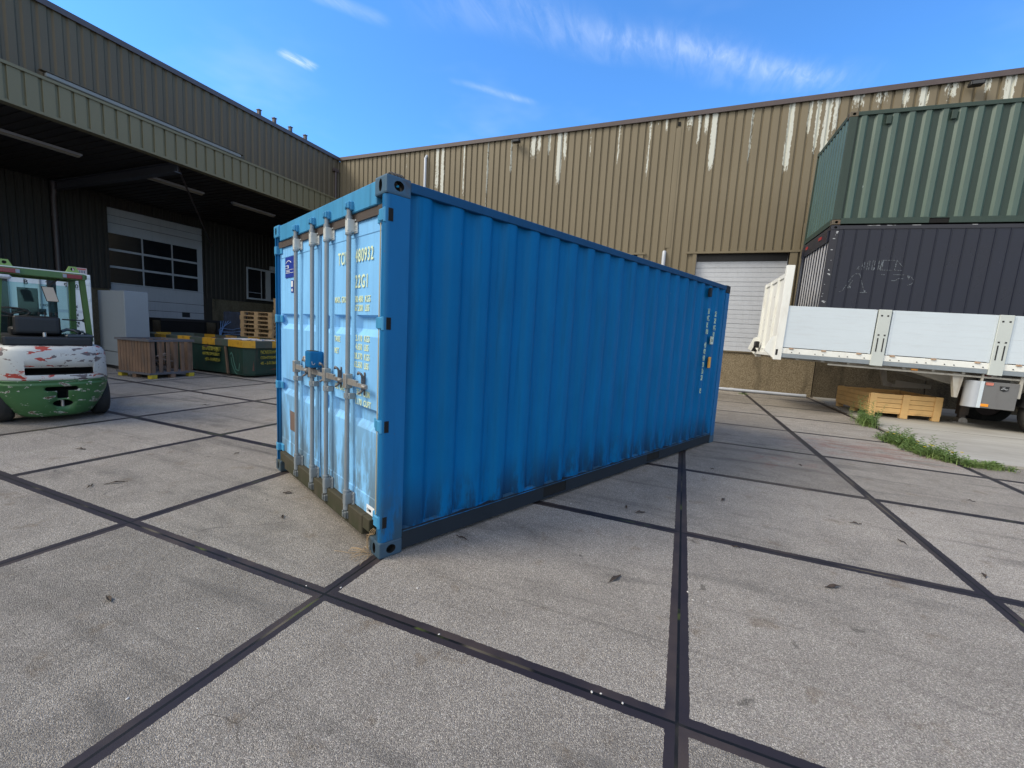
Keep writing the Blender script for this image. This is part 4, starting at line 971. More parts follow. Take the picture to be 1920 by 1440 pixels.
# ------------------------------------------------------------------ slatted crate at left
ac = math.atan2(5.68-4.45, -10.63+10.10)
sc = thing('slatted_crate', 'tall weathered crate of upright slats with yellow feet beside the green skip', 'crate', (-10.341, 4.52, 0), (0, 0, 1.648))
# local +x to the right-hand corner (1.34 m), local +y towards the left corner (2.1 m)
CX, CY = .985, 1.184
for nm, n_, f in (('slat', 6, lambda u: (u, u+.085, .0, .025)), ('slat', 6, lambda u: (u, u+.085, CY-.025, CY))):
    for k in range(n_):
        u = .01+k*(CX-.105)/(n_-1); a = f(u); MB().bbox(a[0], a[1], a[2], a[3], .13, .95, .004).build('slat', M_OLDWOOD, sc)
for k in range(11):
    u = .0+k*(CY-.10)/10; MB().bbox(-.026, -.001, u, u+.092, .13, .95, .004).build('slat', M_OLDWOOD, sc)
for k in range(7):
    u = .0+k*(CY-.12)/6; MB().bbox(CX+.001, CX+.026, u, u+.10, .13, .95, .004).build('slat', M_OLDWOOD, sc)
M_GREYR = paint('grey_rail', (.11, .11, .12), .7, var=.3)
b = MB()
for z0, z1 in ((.93, .985), (.10, .15)):
    b.box(-.028, CX+.028, -.028, -.002, z0, z1); b.box(-.035, CX+.035, CY+.002, CY+.035, z0, z1); b.box(-.062, -.03, -.035, CY+.035, z0, z1); b.box(CX+.03, CX+.062, -.035, CY+.035, z0, z1)
b.box(0, CX, 0, CY, .12, .145); b.build('frame', M_GREYR, sc)
M_YEL = paint('yellow_block', (.52, .40, .03), .6, var=.15, dirt=(.2, .15, .05), dirt_amt=.4)
for x in (-.03, CX-.10):
    for y in (-.03, CY-.12): MB().bbox(x, x+.14, y, y+.14, 0, .10, .006).build('foot', M_YEL, sc)
MB().bbox(CX/2-.06, CX/2+.06, -.02, .1, 0, .10, .004).build('middle_block', M_OLDWOOD, sc)
MB().bbox(-.03, .09, CY/2-.07, CY/2+.07, 0, .10, .004).build('middle_block', M_OLDWOOD, sc)
b = MB(); rnd = random.Random(2)
for k in range(14): x = rnd.uniform(.3, .7); y = rnd.uniform(.35, .85); b.obox((x, y, rnd.uniform(.2, .6)), (cos(k), sin(k), .2), (-sin(k), cos(k), 0), (0, 0, 1), .25, .04, .012)
b.build('scrap_inside', paint('scrap_wood', (.16, .13, .11), .8, var=.5), sc)

# ------------------------------------------------------------------ skip
M_SKIP = paint('skip_green', (.010, .040, .030), .55, var=.25, dirt=(.05, .045, .035), dirt_amt=.6, chips=(.10, .12, .10), chip_thr=.73)
M_SKY = paint('skip_yellow', (.50, .27, .015), .6, var=.12, dirt=(.10, .05, .015), dirt_amt=.75, dirt_sc=3, stretch=(1, 1, 1))
M_SKD = paint('skip_rim_dark', (.055, .075, .060), .65, var=.2, dirt=(.1, .07, .05), dirt_amt=.4)
sk = thing('green_skip', 'dark green steel waste skip with yellow striped rim and yellow lettering', 'skip', (-9.0, 6.10, 0), (0, 0, 0.02))
# local: x runs left (negative), y back
LS, DS = 5.4, 1.9
outl = [(-LS, .28), (-LS+.2, .12), (-.95, .12), (-.25, .02), (0, .20), (.0, DS-.2), (-.25, DS), (-LS+.2, DS), (-LS, DS-.2)]
def ring(sx, z, off): 
    cx, cy = -LS/2, DS/2
    return [(cx+(x-cx)*sx-0, cy+(y-cy)*(sx-off), z) for x, y in outl]
n = len(outl); b = MB(); lv = [ring(.955, .06, .03), ring(.965, .12, .03), ring(.99, .84, 0)]
V = [p for r_ in lv for p in r_]; F = [(i*n+k, i*n+(k+1) % n, (i+1)*n+(k+1) % n, (i+1)*n+k) for i in range(2) for k in range(n)]+[tuple(range(n-1, -1, -1))]
b.add(V, F); V2 = [((x-(-LS/2))*.985-LS/2, (y-DS/2)*.97+DS/2, z) for x, y, z in V]; b.add(V2, [f[::-1] for f in F])
b.build('body', M_SKIP, sk)
b = MB(); pr = [ring(1.012, .84, -.03), ring(1.012, 1.02, -.03), ring(.965, 1.03, .03), ring(.965, .84, .03)]; V = [p for r_ in pr for p in r_]
def rimmat(k, i): return 0
def seg_rim(p0, p1, q0, q1, mi):
    pass
for k in range(n):
    k2 = (k+1) % n; L_ = math.dist(outl[k], outl[k2]); parts = max(1, round(L_/.55)) if L_ > .8 else 1
    for s_ in range(parts):
        a, c = s_/parts, (s_+1)/parts; P = []
        for r_ in pr:
            P.append(Vector(r_[k]).lerp(Vector(r_[k2]), a)); P.append(Vector(r_[k]).lerp(Vector(r_[k2]), c))
        mi = {0: 0, 2: 0, 3: 1, 4: None}.get(k, None)
        if mi is None: mi = s_ % 2
        if k == 1: mi = (parts-1-s_) % 2
        if k == 2: mi = 1
        if k == 3: mi = 1
        if k == 4: mi = (s_) % 2
        b.add([P[0], P[1], P[3], P[2], P[5], P[4], P[7], P[6]], [(0, 1, 2, 3), (3, 2, 4, 5), (5, 4, 6, 7), (7, 6, 1, 0)], mi)
b.build('rim', [M_SKD, M_SKY], sk)
MB().obox((-1.0, .09, .45), (1, 0, .12), (0, 1, 0), (-.12, 0, 1), .03, .02, .38).build('side_rib', paint('rusty_rib', (.13, .085, .055), .8, var=.3), sk)
MB().obox((-3.4, .12, .45), (1, 0, 0), (0, 1, 0), (0, 0, 1), .03, .02, .38).build('side_rib', MATS['rusty_rib'], sk)
M_SKT = paint('skip_lettering', (.30, .26, .03), .7, var=.3, chips=(.01, .04, .03), chip_thr=.54, chip_sc=40, bmp=0)
for s_, z, sz in (('BEVERWIJK', .70, .15), ('CONTAINERS', .56, .11), ('45 - 541266', .40, .12)):
    text(s_, sz, M_SKT, sk, (-1.95 if s_[0] != '4' else -1.85, .075, z-.02), (1, 0, 0), (0, .03, 1), .95, bold=.004, depth=.03)
    text(s_, sz*.9, M_SKT, sk, (.004, .34, z-.02), (0, 1, 0), (-.02, 0, 1), .95, bold=.004, depth=.006)
b = MB(); strip_line(b, [(0, .5), (.08, .58), (.14, .5), (.18, .35), (.28, .12), (.42, .10), (.45, .3)], .012, (-.80, .06, .1), (1, -.13, 0), (0, 0, 1), off=.02); strip_line(b, [(.06, .45), (.10, .25), (.24, .05), (.34, 0)], .01, (-.80, .06, .1), (1, -.13, 0), (0, 0, 1), off=.02)
b.build('chalk_scrawl', paint('chalk', (.12, .30, .24), .8), sk)
t_ = thing('scrap_heap', 'heap of brown boards and white plastic strips lying in the green skip', 'scrap', (-9.0, 6.10, 0))
b = MB(); b.box(-5.2, -.1, .2, 1.7, .2, .78); rnd = random.Random(9)
for k in range(26): b.obox((rnd.uniform(-3.6, -.5), rnd.uniform(.4, 1.6), rnd.uniform(.82, 1.0)), Vector((cos(k*.7), sin(k*.7), rnd.uniform(-.1, .15))).normalized(), (-sin(k*.7), cos(k*.7), 0), (0, 0, 1), rnd.uniform(.2, .6), rnd.uniform(.04, .12), .012)
b.build('boards', paint('brown_scrap', (.10, .055, .045), .8, var=.4), t_)
b = MB()
for x, y, an, l_ in ((-.9, .35, .05, .5), (-.65, .5, -.15, .42), (-.4, .42, .3, .3), (-1.0, .6, .2, .4), (-.3, .8, -.2, .3)): b.obox((x, y, 1.045), (cos(an), sin(an), .03), (-sin(an), cos(an), 0), (0, 0, 1), l_, .05, .014)
b.build('white_strips', paint('white_plastic', (.62, .62, .66), .5, var=.1), t_)

# ------------------------------------------------------------------ pallets behind the skip
def pallet(lab, loc, rz, grp):
    t_ = thing('pallet', lab, 'pallet', loc, (0, 0, rz), grp)
    b = MB()
    for y in (0, .1775, .35, .5275, .70): b.box(0, 1.2, y, y+.1, .122, .144)
    b.build('top_boards', M_PALLET, t_)
    b = MB()
    for x in (0, .527, 1.055):
        b.box(x, x+.145, 0, .8, .100, .122)
        for y in (0, .35, .7): b.box(x, x+.145, y, y+.1, .022, .1)
    b.build('blocks', M_PALLET, t_)
    b = MB()
    for y in (0, .35, .7): b.box(0, 1.2, y, y+.1, 0, .022)
    b.build('bottom_boards', M_PALLET, t_)
    return t_
px, py = -12.5, 8.35
p0 = pallet('x', (px, py, 0), .25, 'pallets in the wide stack behind the green skip')
names = ['lowest', 'second', 'third', 'fourth', 'fifth', 'sixth', 'seventh', 'eighth', 'ninth', 'tenth', 'eleventh', 'twelfth', 'topmost']
rnd = random.Random(4)
for k in range(13):
    lab = '%s wooden pallet of the wide stack behind the green skip, counted from the ground' % names[k]
    if k == 0: p0['label'] = lab
    else: dup(p0, lab, (px+rnd.uniform(-.02, .02), py+rnd.uniform(-.02, .02), .145*k), .25+rnd.uniform(-.02, .02))
q0 = dup(p0, 'x', (-12.9, 9.95, 0), .3); q0['group'] = 'pallets in the narrow stack near the white window'
for k in range(17):
    nm = (names[:12]+['thirteenth', 'fourteenth', 'fifteenth', 'sixteenth', 'topmost'])[k]
    lab = '%s wooden pallet of the taller stack below the white window, counted from the ground' % nm
    if k == 0: q0['label'] = lab
    else: dup(q0, lab, (-12.9+rnd.uniform(-.02, .02), 9.95+rnd.uniform(-.02, .02), .145*k), .3+rnd.uniform(-.02, .02))

# ------------------------------------------------------------------ dark low platform in front of the door
pf = thing('loading_platform', 'dark low steel platform standing in front of the grey overhead door', 'platform', (-21.2, 9.5, 0))
MB().bbox(-1.0, .2, 1.0, 6.2, 1.32, 1.44, .01).build('deck', M_BLACK, pf)
for y in (1.1, 3.6, 6.0):
    for x in (-.9, .08): MB().box(x, x+.1, y, y+.1, 0, 1.32).build('leg', M_BLACK, pf)
MB().box(.19, .2, 1.0, 3.0, .7, 1.32).box(.19, .2, 3.7, 6.1, .6, 1.32).build('skirt', M_VOID, pf)
b = MB(); b.box(.201, .204, 4.6, 4.9, 1.0, 1.15); strip_line(b, [(0, 0), (.7, -.02)], .03, (.2, 5.0, 1.05), (0, 1, 0), (0, 0, 1)); b.build('faded_writing', paint('faded_tan', (.20, .13, .08), .7), pf)
# blue shrink film stack
bf = thing('film_wrapped_stack', 'pallet load wrapped in thin blue film beside the wooden pallets', 'wrapped load', (-13.5, 8.25, 0), (0, 0, .25))
M_FILM = paint('blue_film', (.028, .034, .05), .25, var=.5, sc=8, dirt=(.05, .08, .14), dirt_amt=.5, dirt_sc=3)
b = MB(); b.bbox(.1, .85, .1, .9, .15, 1.85, .05, seg=2); b.build('wrapped_goods', M_FILM, bf)
b = MB()
for k in range(9): a = k*.7; b.tube([(.05+.02*sin(a), .06, .2+.13*k), (.5, .04+.02*cos(a), .3+.12*k+.05*sin(a*2)), (1.02, .06, .22+.14*k)], .008, 5)
for k in range(5): b.tube([(.04, .05, .3), (.02+.03*sin(k), .04, .8+.1*k), (.06+.1*k, .05, 1.5+.03*sin(k*3))], .01, 5)
b.build('film_folds', paint('blue_film_fold', (.10, .20, .42), .3, var=.2), bf)

# ------------------------------------------------------------------ white container at far left
wa = math.atan2(.39, -.92)
wc = thing('white_container', 'white container with black code lettering standing behind the green forklift', 'shipping container', (-13.6, 4.85, 0), (0, 0, wa))
# local +x away from camera, +y towards image left ; door face at x=0
M_WC = paint('white_container_paint', (.62, .66, .66), .5, var=.08, dirt=(.42, .43, .42), dirt_amt=.35)
b = MB(); b.box(.05, 6, .04, Wd-.04, .15, 2.5); b.build('body', M_WC, wc)
b = MB(); corr(b, (0, .012, 0), (1, 0, 0), (0, -1, 0), .16, 5.9, .165, 2.52, .278, PC); b.build('side_wall', M_WC, wc)
for y in (0, Wd-.12): MB().bbox(.0, .12, y, y+.12, .118, H-.118, .01).build('corner_post', M_WC, wc)
for y in (0, Wd-.162):
    for z in (0, H-.118): MB().bbox(-.005, .17, y, y+.162, z, z+.118, .02, seg=2).build('corner_casting', M_WC, wc)
for z0, z1 in ((H-.12, H-.01), (.02, .16)): MB().bbox(.0, .1, .16, Wd-.16, z0, z1, .004).build('end_rail', M_WC, wc)
b = MB(); b.box(.02, .045, .12, 1.2, .18, 2.46); b.box(.02, .045, 1.24, Wd-.12, .18, 2.46); b.build('door', M_WC, wc)
for y in (.45, .95, 1.5, 2.0): MB().tube([(-.01, y, .2), (-.01, y, 2.45)], .018, 10).build('lock_bar', M_GALV, wc)
for z in (.5, 1.2, 1.9, 2.35): MB().bbox(-.01, .06, .02, .12, z-.05, z+.05, .01).build('hinge', M_WC, wc)
MB().box(.015, .019, .12, 1.2, 1.52, 1.60).build('grey_band', M_DOORW, wc)
wx, wy = (0, -1, 0), (0, 0, 1)
for s_, y, z, sz in (('B', 1.24, 2.20, .17), ('20', .86, 2.20, .17), ('90', .52, 2.20, .17), ('0', .31, 2.20, .15), ('GROSS', .98, 1.66, .08), ('kg', .36, 1.68, .10), ('lb', .36, 1.58, .10), ('kg', .35, 1.46, .10), ('lb', .35, 1.36, .10), ('kg', .34, 1.24, .10), ('lb', .34, 1.14, .10), ('cu.m', .34, 1.0, .09)):
    text(s_, sz, M_BLACK, wc, (.0135, y, z), wx, wy, .85, bold=.002)
b = MB(); strip_line(b, [(0, 0), (.12, 0), (.12, .17), (0, .17), (0, 0)], .008, (.0150, .33, 2.175), wx, wy); b.build('check_digit_box', M_BLACK, wc)
pl = thing('placard', 'small red and white placard fixed on top of the white container', 'sign', (-13.6, 4.85, 0), (0, 0, wa))
MB().box(.02, .03, .06, .34, H, H+.17).build('plate', paint('placard_face', (.42, .36, .36), .6, var=.2), pl)
b = MB(); b.box(.016, .0195, .08, .32, H+.12, H+.15); b.build('red_print', paint('placard_red', (.40, .06, .05), .6), pl)
b = MB(); 
for k in range(5): b.box(.016, .0195, .10+.045*k, .125+.045*k, H+.03, H+.10)
b.build('grey_print', paint('placard_grey', (.12, .14, .17), .6), pl)

# ------------------------------------------------------------------ grey cabinet
ga = math.atan2(5.07-4.99, -13.55+12.34)
gb = thing('grey_cabinet', 'plain pale grey steel cabinet between the white container and the overhead door', 'cabinet', (-12.34, 4.99, 0), (0, 0, 3.075))
M_CAB = paint('cabinet_grey', (.20, .225, .24), .5, var=.08); 
MB().bbox(0, 1.5, -.55, 0, .50, 2.20, .01).build('body', M_CAB, gb)
MB().bbox(.01, 1.49, -.54, -.01, .10, .485, .006).build('base', M_CAB, gb)
MB().box(.05, 1.45, -.5, -.05, 0, .1).build('plinth', M_BLACK, gb)

# ------------------------------------------------------------------ forklift
FO = Vector((-6.80, 1.40, 0)); fa = math.atan2(.25, -.97)
fk = thing('forklift', 'old green and white forklift with chipped paint seen from behind at the left edge', 'forklift', FO, (0, 0, fa))
def chipped(name, col, c1, c2, thr=.60, sc=(3.4, 3.4, 9)):
    thr -= .012
    m, t, b, oc = base_mat(name, .5, 0, .45)
    n = t.noise(t.scale(oc, sc), 2.0, 6, .6, .5); n2 = t.noise(oc, 1.9, 4); n3 = t.noise(oc, 4, 3)
    k = t.m('ADD', t.m('MULTIPLY', n, .8), t.m('MULTIPLY', n2, .2))
    base = t.mix(n3, tuple(x*.85 for x in col), tuple(min(1, x*1.12) for x in col))
    sp = t.node('ShaderNodeSeparateXYZ', {0: oc})
    inner = t.mix(t.step(t.noise(oc, 3.1, 3), .46, .52), c1, c2)
    c = t.mix(t.step(k, thr-.02, thr-.015), base, (.55, .55, .50)); c = t.mix(t.step(k, thr, thr+.006), c, inner)
    sc_ = t.noise(t.scale(oc, (2, 2, 26)), 2.0, 5, .6); c = t.mix(t.m('MULTIPLY', t.step(sc_, .68, .70), .7), c, (.42, .42, .36))
    t.l.new(c, b.inputs['Base Color']); bump(t, b, t.m('SUBTRACT', 1.0, t.step(k, thr, thr+.01)), .3, .003); return m
M_FW = chipped('forklift_white', (.47, .48, .45), (.36, .045, .03), (.12, .10, .10), .560)
M_FG = chipped('forklift_green', (.045, .130, .045), (.10, .055, .03), (.13, .09, .06), .600)
M_FGP = paint('guard_green', (.065, .14, .038), .5, var=.15, dirt=(.04, .07, .02), dirt_amt=.4)
# counterweight shell: plan curve (superellipse front = rear of truck) swept over z profile
def plan(hw, xr, n=26, e=3.2):
    pts = []
    for i in range(n+1):
        a = -pi/2+pi*i/n; c, s_ = cos(a), sin(a)
        pts.append((-(abs(c)**(2/e))*xr, math.copysign(abs(s_)**(2/e), s_)*hw))
    return pts   # from y=-hw to +hw around the rear (negative x)
def shell(levels, mat, name, par):
    b = MB(); R = []
    for z, hw, xr in levels: R.append([(x+.0, y, z) for x, y in plan(hw, xr)]+[(.75, hw*.98, z), (.75, -hw*.98, z)])
    m_ = len(R[0]); V = [p for r_ in R for p in r_]; F = [(i*m_+k, i*m_+(k+1) % m_, (i+1)*m_+(k+1) % m_, (i+1)*m_+k) for i in range(len(R)-1) for k in range(m_)]
    b.add(V, [f[::-1] for f in F], 0, True); b.add(R[0], [tuple(range(m_))]); b.add(R[-1], [tuple(range(m_-1, -1, -1))])
    o = b.build(name, [mat, M_VOID], par)
    bm = bmesh.new(); bm.from_mesh(o.data); bmesh.ops.remove_doubles(bm, verts=bm.verts, dist=1e-5); bmesh.ops.recalc_face_normals(bm, faces=bm.faces); bm.to_mesh(o.data); bm.free()
    return o
cwh = shell([(.625, .575, .585), (.64, .580, .59), (.92, .575, .58), (1.02, .560, .565), (1.065, .535, .54), (1.09, .50, .48)], M_FW, 'counterweight_top', fk)
cwg = shell([(.09, .34, .44), (.13, .40, .48), (.30, .50, .54), (.46, .562, .575), (.54, .573, .585), (.552, .582, .593), (.57, .582, .593), (.575, .571, .583), (.60, .573, .585), (.605, .582, .593), (.622, .582, .593)], M_FG, 'counterweight_base', fk)
boolean(cwh, [(MB().bbox(-.75, -.30, -.37, .30, .70, .80, .012), M_VOID)])
boolean(cwg, [(MB().bbox(-.75, -.35, -.20, .13, .47, .53, .02), M_VOID), (MB().bbox(-.75, -.40, -.095, .015, .36, .49, .01), M_VOID), (MB().prism([(-.04+.10*cos(2*pi*i/20), .285+.05*sin(2*pi*i/20)) for i in range(20)], 0, -.75, -.35), M_VOID)])
MB().cyl((-.50, -.04, .285), 2, .018, .10, 10).build('tow_pin', M_STEEL, fk)
# wheels
for nm, x, y, r_, wd in (('wheel', 0, .49, .30, .20), ('wheel', 0, -.49, .30, .20), ('wheel', 1.55, .50, .34, .24), ('wheel', 1.55, -.50, .34, .24)):
    b = MB(); n = 30; pr = [(.16, -wd/2+.02), (r_-.05, -wd/2), (r_-.01, -wd/2+.03), (r_, -wd/4), (r_, wd/4), (r_-.01, wd/2-.03), (r_-.05, wd/2), (.16, wd/2-.02)]
    V = []
    for rr, o_ in pr: V += [(x+rr*cos(2*pi*k/n), y+o_, r_+rr*sin(2*pi*k/n)) for k in range(n)]
    b.add(V, [(i*n+k, (i+1)*n+k, (i+1)*n+(k+1) % n, i*n+(k+1) % n) for i in range(len(pr)-1) for k in range(n)], 0, True)
    w_ = b.build(nm, M_RUBBER, fk); MB().cyl((x, y, r_), 1, .165, wd*.7, 20).build('rim', M_FGP, w_)
# chassis and hood
MB().bbox(.60, 1.9, -.48, .48, .28, .75, .03).build('chassis', M_FG, fk)
MB().bbox(-.32, .85, -.42, .46, 1.08, 1.215, .03, seg=2).build('engine_hood', M_BLACK, fk)
b = MB(); b.bbox(-.05, .45, -.14, .36, 1.215, 1.33, .05, seg=3); b.bbox(-.16, -.04, -.12, .34, 1.24, 1.50, .05, seg=3); b.build('seat', M_BLACK, fk)
b = MB(); b.bbox(-.30, .1, -.44, -.14, 1.20, 1.255, .02); b.tube([(-.2, -.30, 1.27), (-.12, -.26, 1.31), (-.1, -.18, 1.32), (-.13, -.12, 1.29)], .022, 8); b.obox((-.15, -.36, 1.27), (0, .8, .5), (1, 0, 0), (0, -.5, .8), .09, .1, .008); b.build('hood_clutter', paint('glossy_dark', (.03, .04, .05), .25, var=.3), fk)
MB().cyl((-.25, .06, 1.24), 2, .022, .07, 12).build('chrome_cap', paint('chrome', (.6, .6, .62), .2, .9), fk)
# overhead guard
b = MB()
b.bbox(-.30, -.22, -.385, .50, 2.05, 2.14, .01); gto = b.build('guard_rear_bar', M_FGP, fk)
b = MB(); b.obox((-.14, -.39, 1.63), (1, 0, 0), (0, 1, 0), Vector((-.22, .09, 1)).normalized(), .045, .03, .50); b.build('guard_post', M_FGP, fk)
b = MB(); b.obox((-.14, .46, 1.63), (1, 0, 0), (0, 1, 0), Vector((-.22, -.06, 1)).normalized(), .045, .03, .50); b.build('guard_post', M_FGP, fk)
b = MB(); b.obox((1.15, -.42, 1.48), (1, 0, 0), (0, 1, 0), Vector((-.15, .0, 1)).normalized(), .05, .035, .72); b.build('guard_post', M_FGP, fk)
b = MB(); b.obox((1.15, .44, 1.48), (1, 0, 0), (0, 1, 0), Vector((-.15, .0, 1)).normalized(), .05, .035, .72); b.build('guard_post', M_FGP, fk)
b = MB(); b.bbox(-.24, 1.10, -.41, -.34, 2.07, 2.14, .01); b.bbox(-.24, 1.10, .41, .48, 2.07, 2.14, .01); b.bbox(1.02, 1.10, -.44, .46, 2.07, 2.14, .01)
for y in (-.3, -.15, 0, .15, .3): b.box(-.22, 1.04, y-.02, y+.02, 2.10, 2.13)
b.build('roof_bars', M_FGP, fk)
b = MB(); b.box(-.29, 1.08, -.38, .46, 2.142, 2.155); b.build('roof_sheet', paint('roof_white', (.62, .64, .60), .5), fk)
for s in (-1, 1):
    o = MB().prism([(s*.32+.06-.08, 2.14), (s*.32+.06+.08, 2.14), (s*.32+.06+.035, 2.24), (s*.32+.06-.035, 2.24)], 0, -.27, -.235).build('lifting_eye', paint('eye_green', (.20, .32, .08), .5, var=.1), fk)
    boolean(o, [(MB().prism([(s*.32+.06+.022*cos(2*pi*i/16), 2.20+.022*sin(2*pi*i/16)) for i in range(16)], 0, -.3, -.2), M_VOID)])
    b = MB(); yl = sorted((s*.20+.05, s*.40+.05)); b.bbox(-.318, -.30, yl[0], yl[1], 2.065, 2.125, .006); lo = b.build('tail_light', paint('red_lens_dark', (.20, .012, .010), .25, var=.2), fk)
    MB().bbox(-.322, -.317, yl[0] if s > 0 else yl[1]-.04, yl[0]+.04 if s > 0 else yl[1], 2.07, 2.12, .003).build('reversing_lens', M_GALV, lo)
MB().bbox(-.36, -.30, .33, .50, 1.98, 2.035, .02).build('work_light', M_FRAME, fk)
# mast beyond
b = MB(); b.box(1.95, 2.08, .22, .52, .2, 2.24); b.box(1.95, 2.08, -.34, -.24, .2, 2.24); b.box(1.95, 2.0, -.2, .2, 1.5, 1.6); b.box(2.0, 2.02, -.12, .12, .3, 1.95); b.build('mast', M_BLACK, fk)
b = MB(); b.box(2.1, 3.1, .2, .32, .10, .14); b.box(2.1, 3.1, -.32, -.2, .10, .14); b.box(2.08, 2.12, -.45, .45, .1, .6); b.build('forks', M_BLACK, fk)
b = MB(); cy = .28
b.tube([(.95+.06*cos(a), cy+.19*cos(a), 1.53+.19*sin(a)*.35+.0) for a in [2*pi*k/24 for k in range(25)]], .014, 8, caps=False)
b.tube([(.95, cy, 1.50), (1.25, cy, 1.20)], .03, 8)
for a in (.5, 2.6, 4.7): b.tube([(.95, cy, 1.50), (.95+.06*cos(a), cy+.19*cos(a), 1.53+.066*sin(a))], .012, 6)
b.build('steering_wheel', M_BLACK, fk)
b = MB()
for k in range(4): b.tube([(1.0, .0-.06*k, 1.25), (.97-.02*k, -.02-.06*k, 1.52)], .008, 6); b.cyl((.97-.02*k, -.02-.06*k, 1.53), 2, .018, .04, 8)
b.tube([(.2, -.18, 1.46), (.5, -.46, 1.45)], .010, 6); b.cyl((.5, -.46, 1.45), 0, .03, .03, 10)
b.build('levers', M_BLACK, fk)
mr = MB(); mr.obox((-.16, -.03, 1.82), (0, 1, 0), (1, 0, .0), (0, .22, 1), .062, .012, .105); mo = mr.build('mirror', M_BLACK, fk)
mr = MB(); mr.obox((-.174, -.03, 1.82), (0, 1, 0), (1, 0, .0), (0, .22, 1), .055, .004, .098); mr.build('mirror_glass', paint('mirror_beige', (.52, .42, .32), .35, var=.12), mo)
MB().tube([(-.16, -.01, 1.92), (-.2, -.15, 2.08)], .010, 6).build('mirror_arm', M_BLACK, mo)
MB().box(1.14, 1.145, -.44, .44, 1.2, 2.0).build('windscreen', None or bpy.data.materials.new('tmp'), fk)
gm = bpy.data.materials['tmp']; gm.name = 'tinted_windscreen'; gm.use_nodes = True
gt = NT(gm.node_tree); gt.n.clear()
tr_ = gt.node('ShaderNodeBsdfTransparent', {0: (.70, .84, .83, 1)}); gl = gt.node('ShaderNodeBsdfGlossy', {0: (.8, .9, .9, 1), 1: .05}); mx = gt.node('ShaderNodeMixShader', {0: .02, 1: tr_.outputs[0], 2: gl.outputs[0]}); gt.node('ShaderNodeOutputMaterial', {0: mx.outputs[0]})

# ------------------------------------------------------------------ weeds along the apron edge
def leafmat(name, a, b_):
    m, t, b, oc = base_mat(name, .6, 0, .3)
    oi = t.node('ShaderNodeTexNoise', {'Vector': oc, 'Scale': 18.0}); t.l.new(t.mix(oi.outputs[0], a, b_), b.inputs['Base Color'])
    return m
M_LEAF = leafmat('weed_leaf', (.05, .10, .028), (.20, .30, .09)); M_LEAF2 = leafmat('grass_blade', (.07, .12, .03), (.22, .30, .09)); M_FLOWER = paint('yellow_petal', (.70, .55, .03), .6)
def blade(b, p, d, ln, w_, curl, rnd, mi=0):
    side = d.cross(Vector((0, 0, 1))).normalized(); pts = []; q = Vector(p); up_ = Vector((0, 0, 1)); n = 4
    dd = (d*rnd.uniform(.2, .7)+up_).normalized()
    for i in range(n+1):
        f = i/n; ww = w_*(1-f)**.7 if i < n else 0.0005
        pts.append((q-side*ww, q+side*ww)); q = q+dd*ln/n; dd = (dd+d*curl-up_*curl*.5).normalized()
    V = [x for pr_ in pts for x in pr_]; b.add(V, [(2*i, 2*i+1, 2*i+3, 2*i+2) for i in range(n)], mi)
def leaf(b, p, d, ln, w_, mi=0):
    d = d.normalized(); s = d.cross(Vector((0, 0, 1)))
    s = s.normalized() if s.length > .01 else Vector((1, 0, 0)); nn = s.cross(d)
    p = Vector(p); m_ = p+d*ln*.45; e = p+d*ln-nn*ln*.12
    b.add([p, m_+s*w_+nn*.004, e, m_-s*w_+nn*.004, m_-nn*.006], [(0, 1, 4), (0, 4, 3), (1, 2, 4), (4, 2, 3)], mi)
def clump(name, lab, cat, pts, hts, nb, nl, seed, flowers=0, tall=0):
    rnd = random.Random(seed); c0 = Vector((sum(p[0] for p in pts)/len(pts), sum(p[1] for p in pts)/len(pts), 0))
    t_ = thing(name, lab, cat, c0)
    def spot():
        k = rnd.randrange(len(pts)-1) if len(pts) > 1 else 0; f = rnd.random(); a = pts[k]; c = pts[min(k+1, len(pts)-1)]
        return Vector((a[0]+(c[0]-a[0])*f+rnd.gauss(0, .085), a[1]+(c[1]-a[1])*f+rnd.gauss(0, .085), 0.0))-c0
    b = MB()
    for k in range(nb):
        a = rnd.uniform(0, 2*pi); blade(b, spot(), Vector((cos(a), sin(a), 0)), rnd.uniform(.4, 1)*hts, rnd.uniform(.002, .005), rnd.uniform(.1, .5), rnd)
    b.build('grass_blades', M_LEAF2, t_)
    b = MB()
    for k in range(nl):
        p = spot(); h = rnd.uniform(.45, 1.0)*hts*1.1; lean = Vector((rnd.gauss(0, .25), rnd.gauss(0, .25), 1)).normalized()
        b.tube([p, p+lean*h*.5, p+lean*h+Vector((rnd.gauss(0, .02), rnd.gauss(0, .02), 0))], [.004, .003, .0015], 5)
        nn = int(6+h*34)
        for j in range(nn):
            f = (j+.5)/nn; a = j*2.4+rnd.random(); q = p+lean*h*f
            leaf(b, q, Vector((cos(a), sin(a), rnd.uniform(.1, .8))), rnd.uniform(.05, .11)*(1.15-f*.6), rnd.uniform(.006, .013))
    for k in range(tall):
        p = spot(); h = hts*rnd.uniform(1.3, 1.9); lean = Vector((rnd.gauss(0, .15), rnd.gauss(0, .15), 1)).normalized(); b.tube([p, p+lean*h], [.003, .001], 5)
        for j in range(14): a = j*2.4; leaf(b, p+lean*h*(.2+.8*j/14), Vector((cos(a), sin(a), .5)), .05, .004)
    b.build('leafy_stems', M_LEAF, t_)
    if flowers:
        b = MB()
        for k in range(flowers):
            p = spot(); h = hts*rnd.uniform(.7, 1.0); p.z = h; a0 = rnd.random()
            for j in range(9): a = a0+2*pi*j/9; leaf(b, p, Vector((cos(a), sin(a), .25)), .024, .005)
        b.build('flower_heads', M_FLOWER, t_)
    return t_
clump('tall_weed', 'tall leafy weed clump in front of the pine crate', 'weed', [(6.0, 10.6), (5.95, 10.1), (5.9, 9.8)], .36, 380, 50, 21, tall=14)
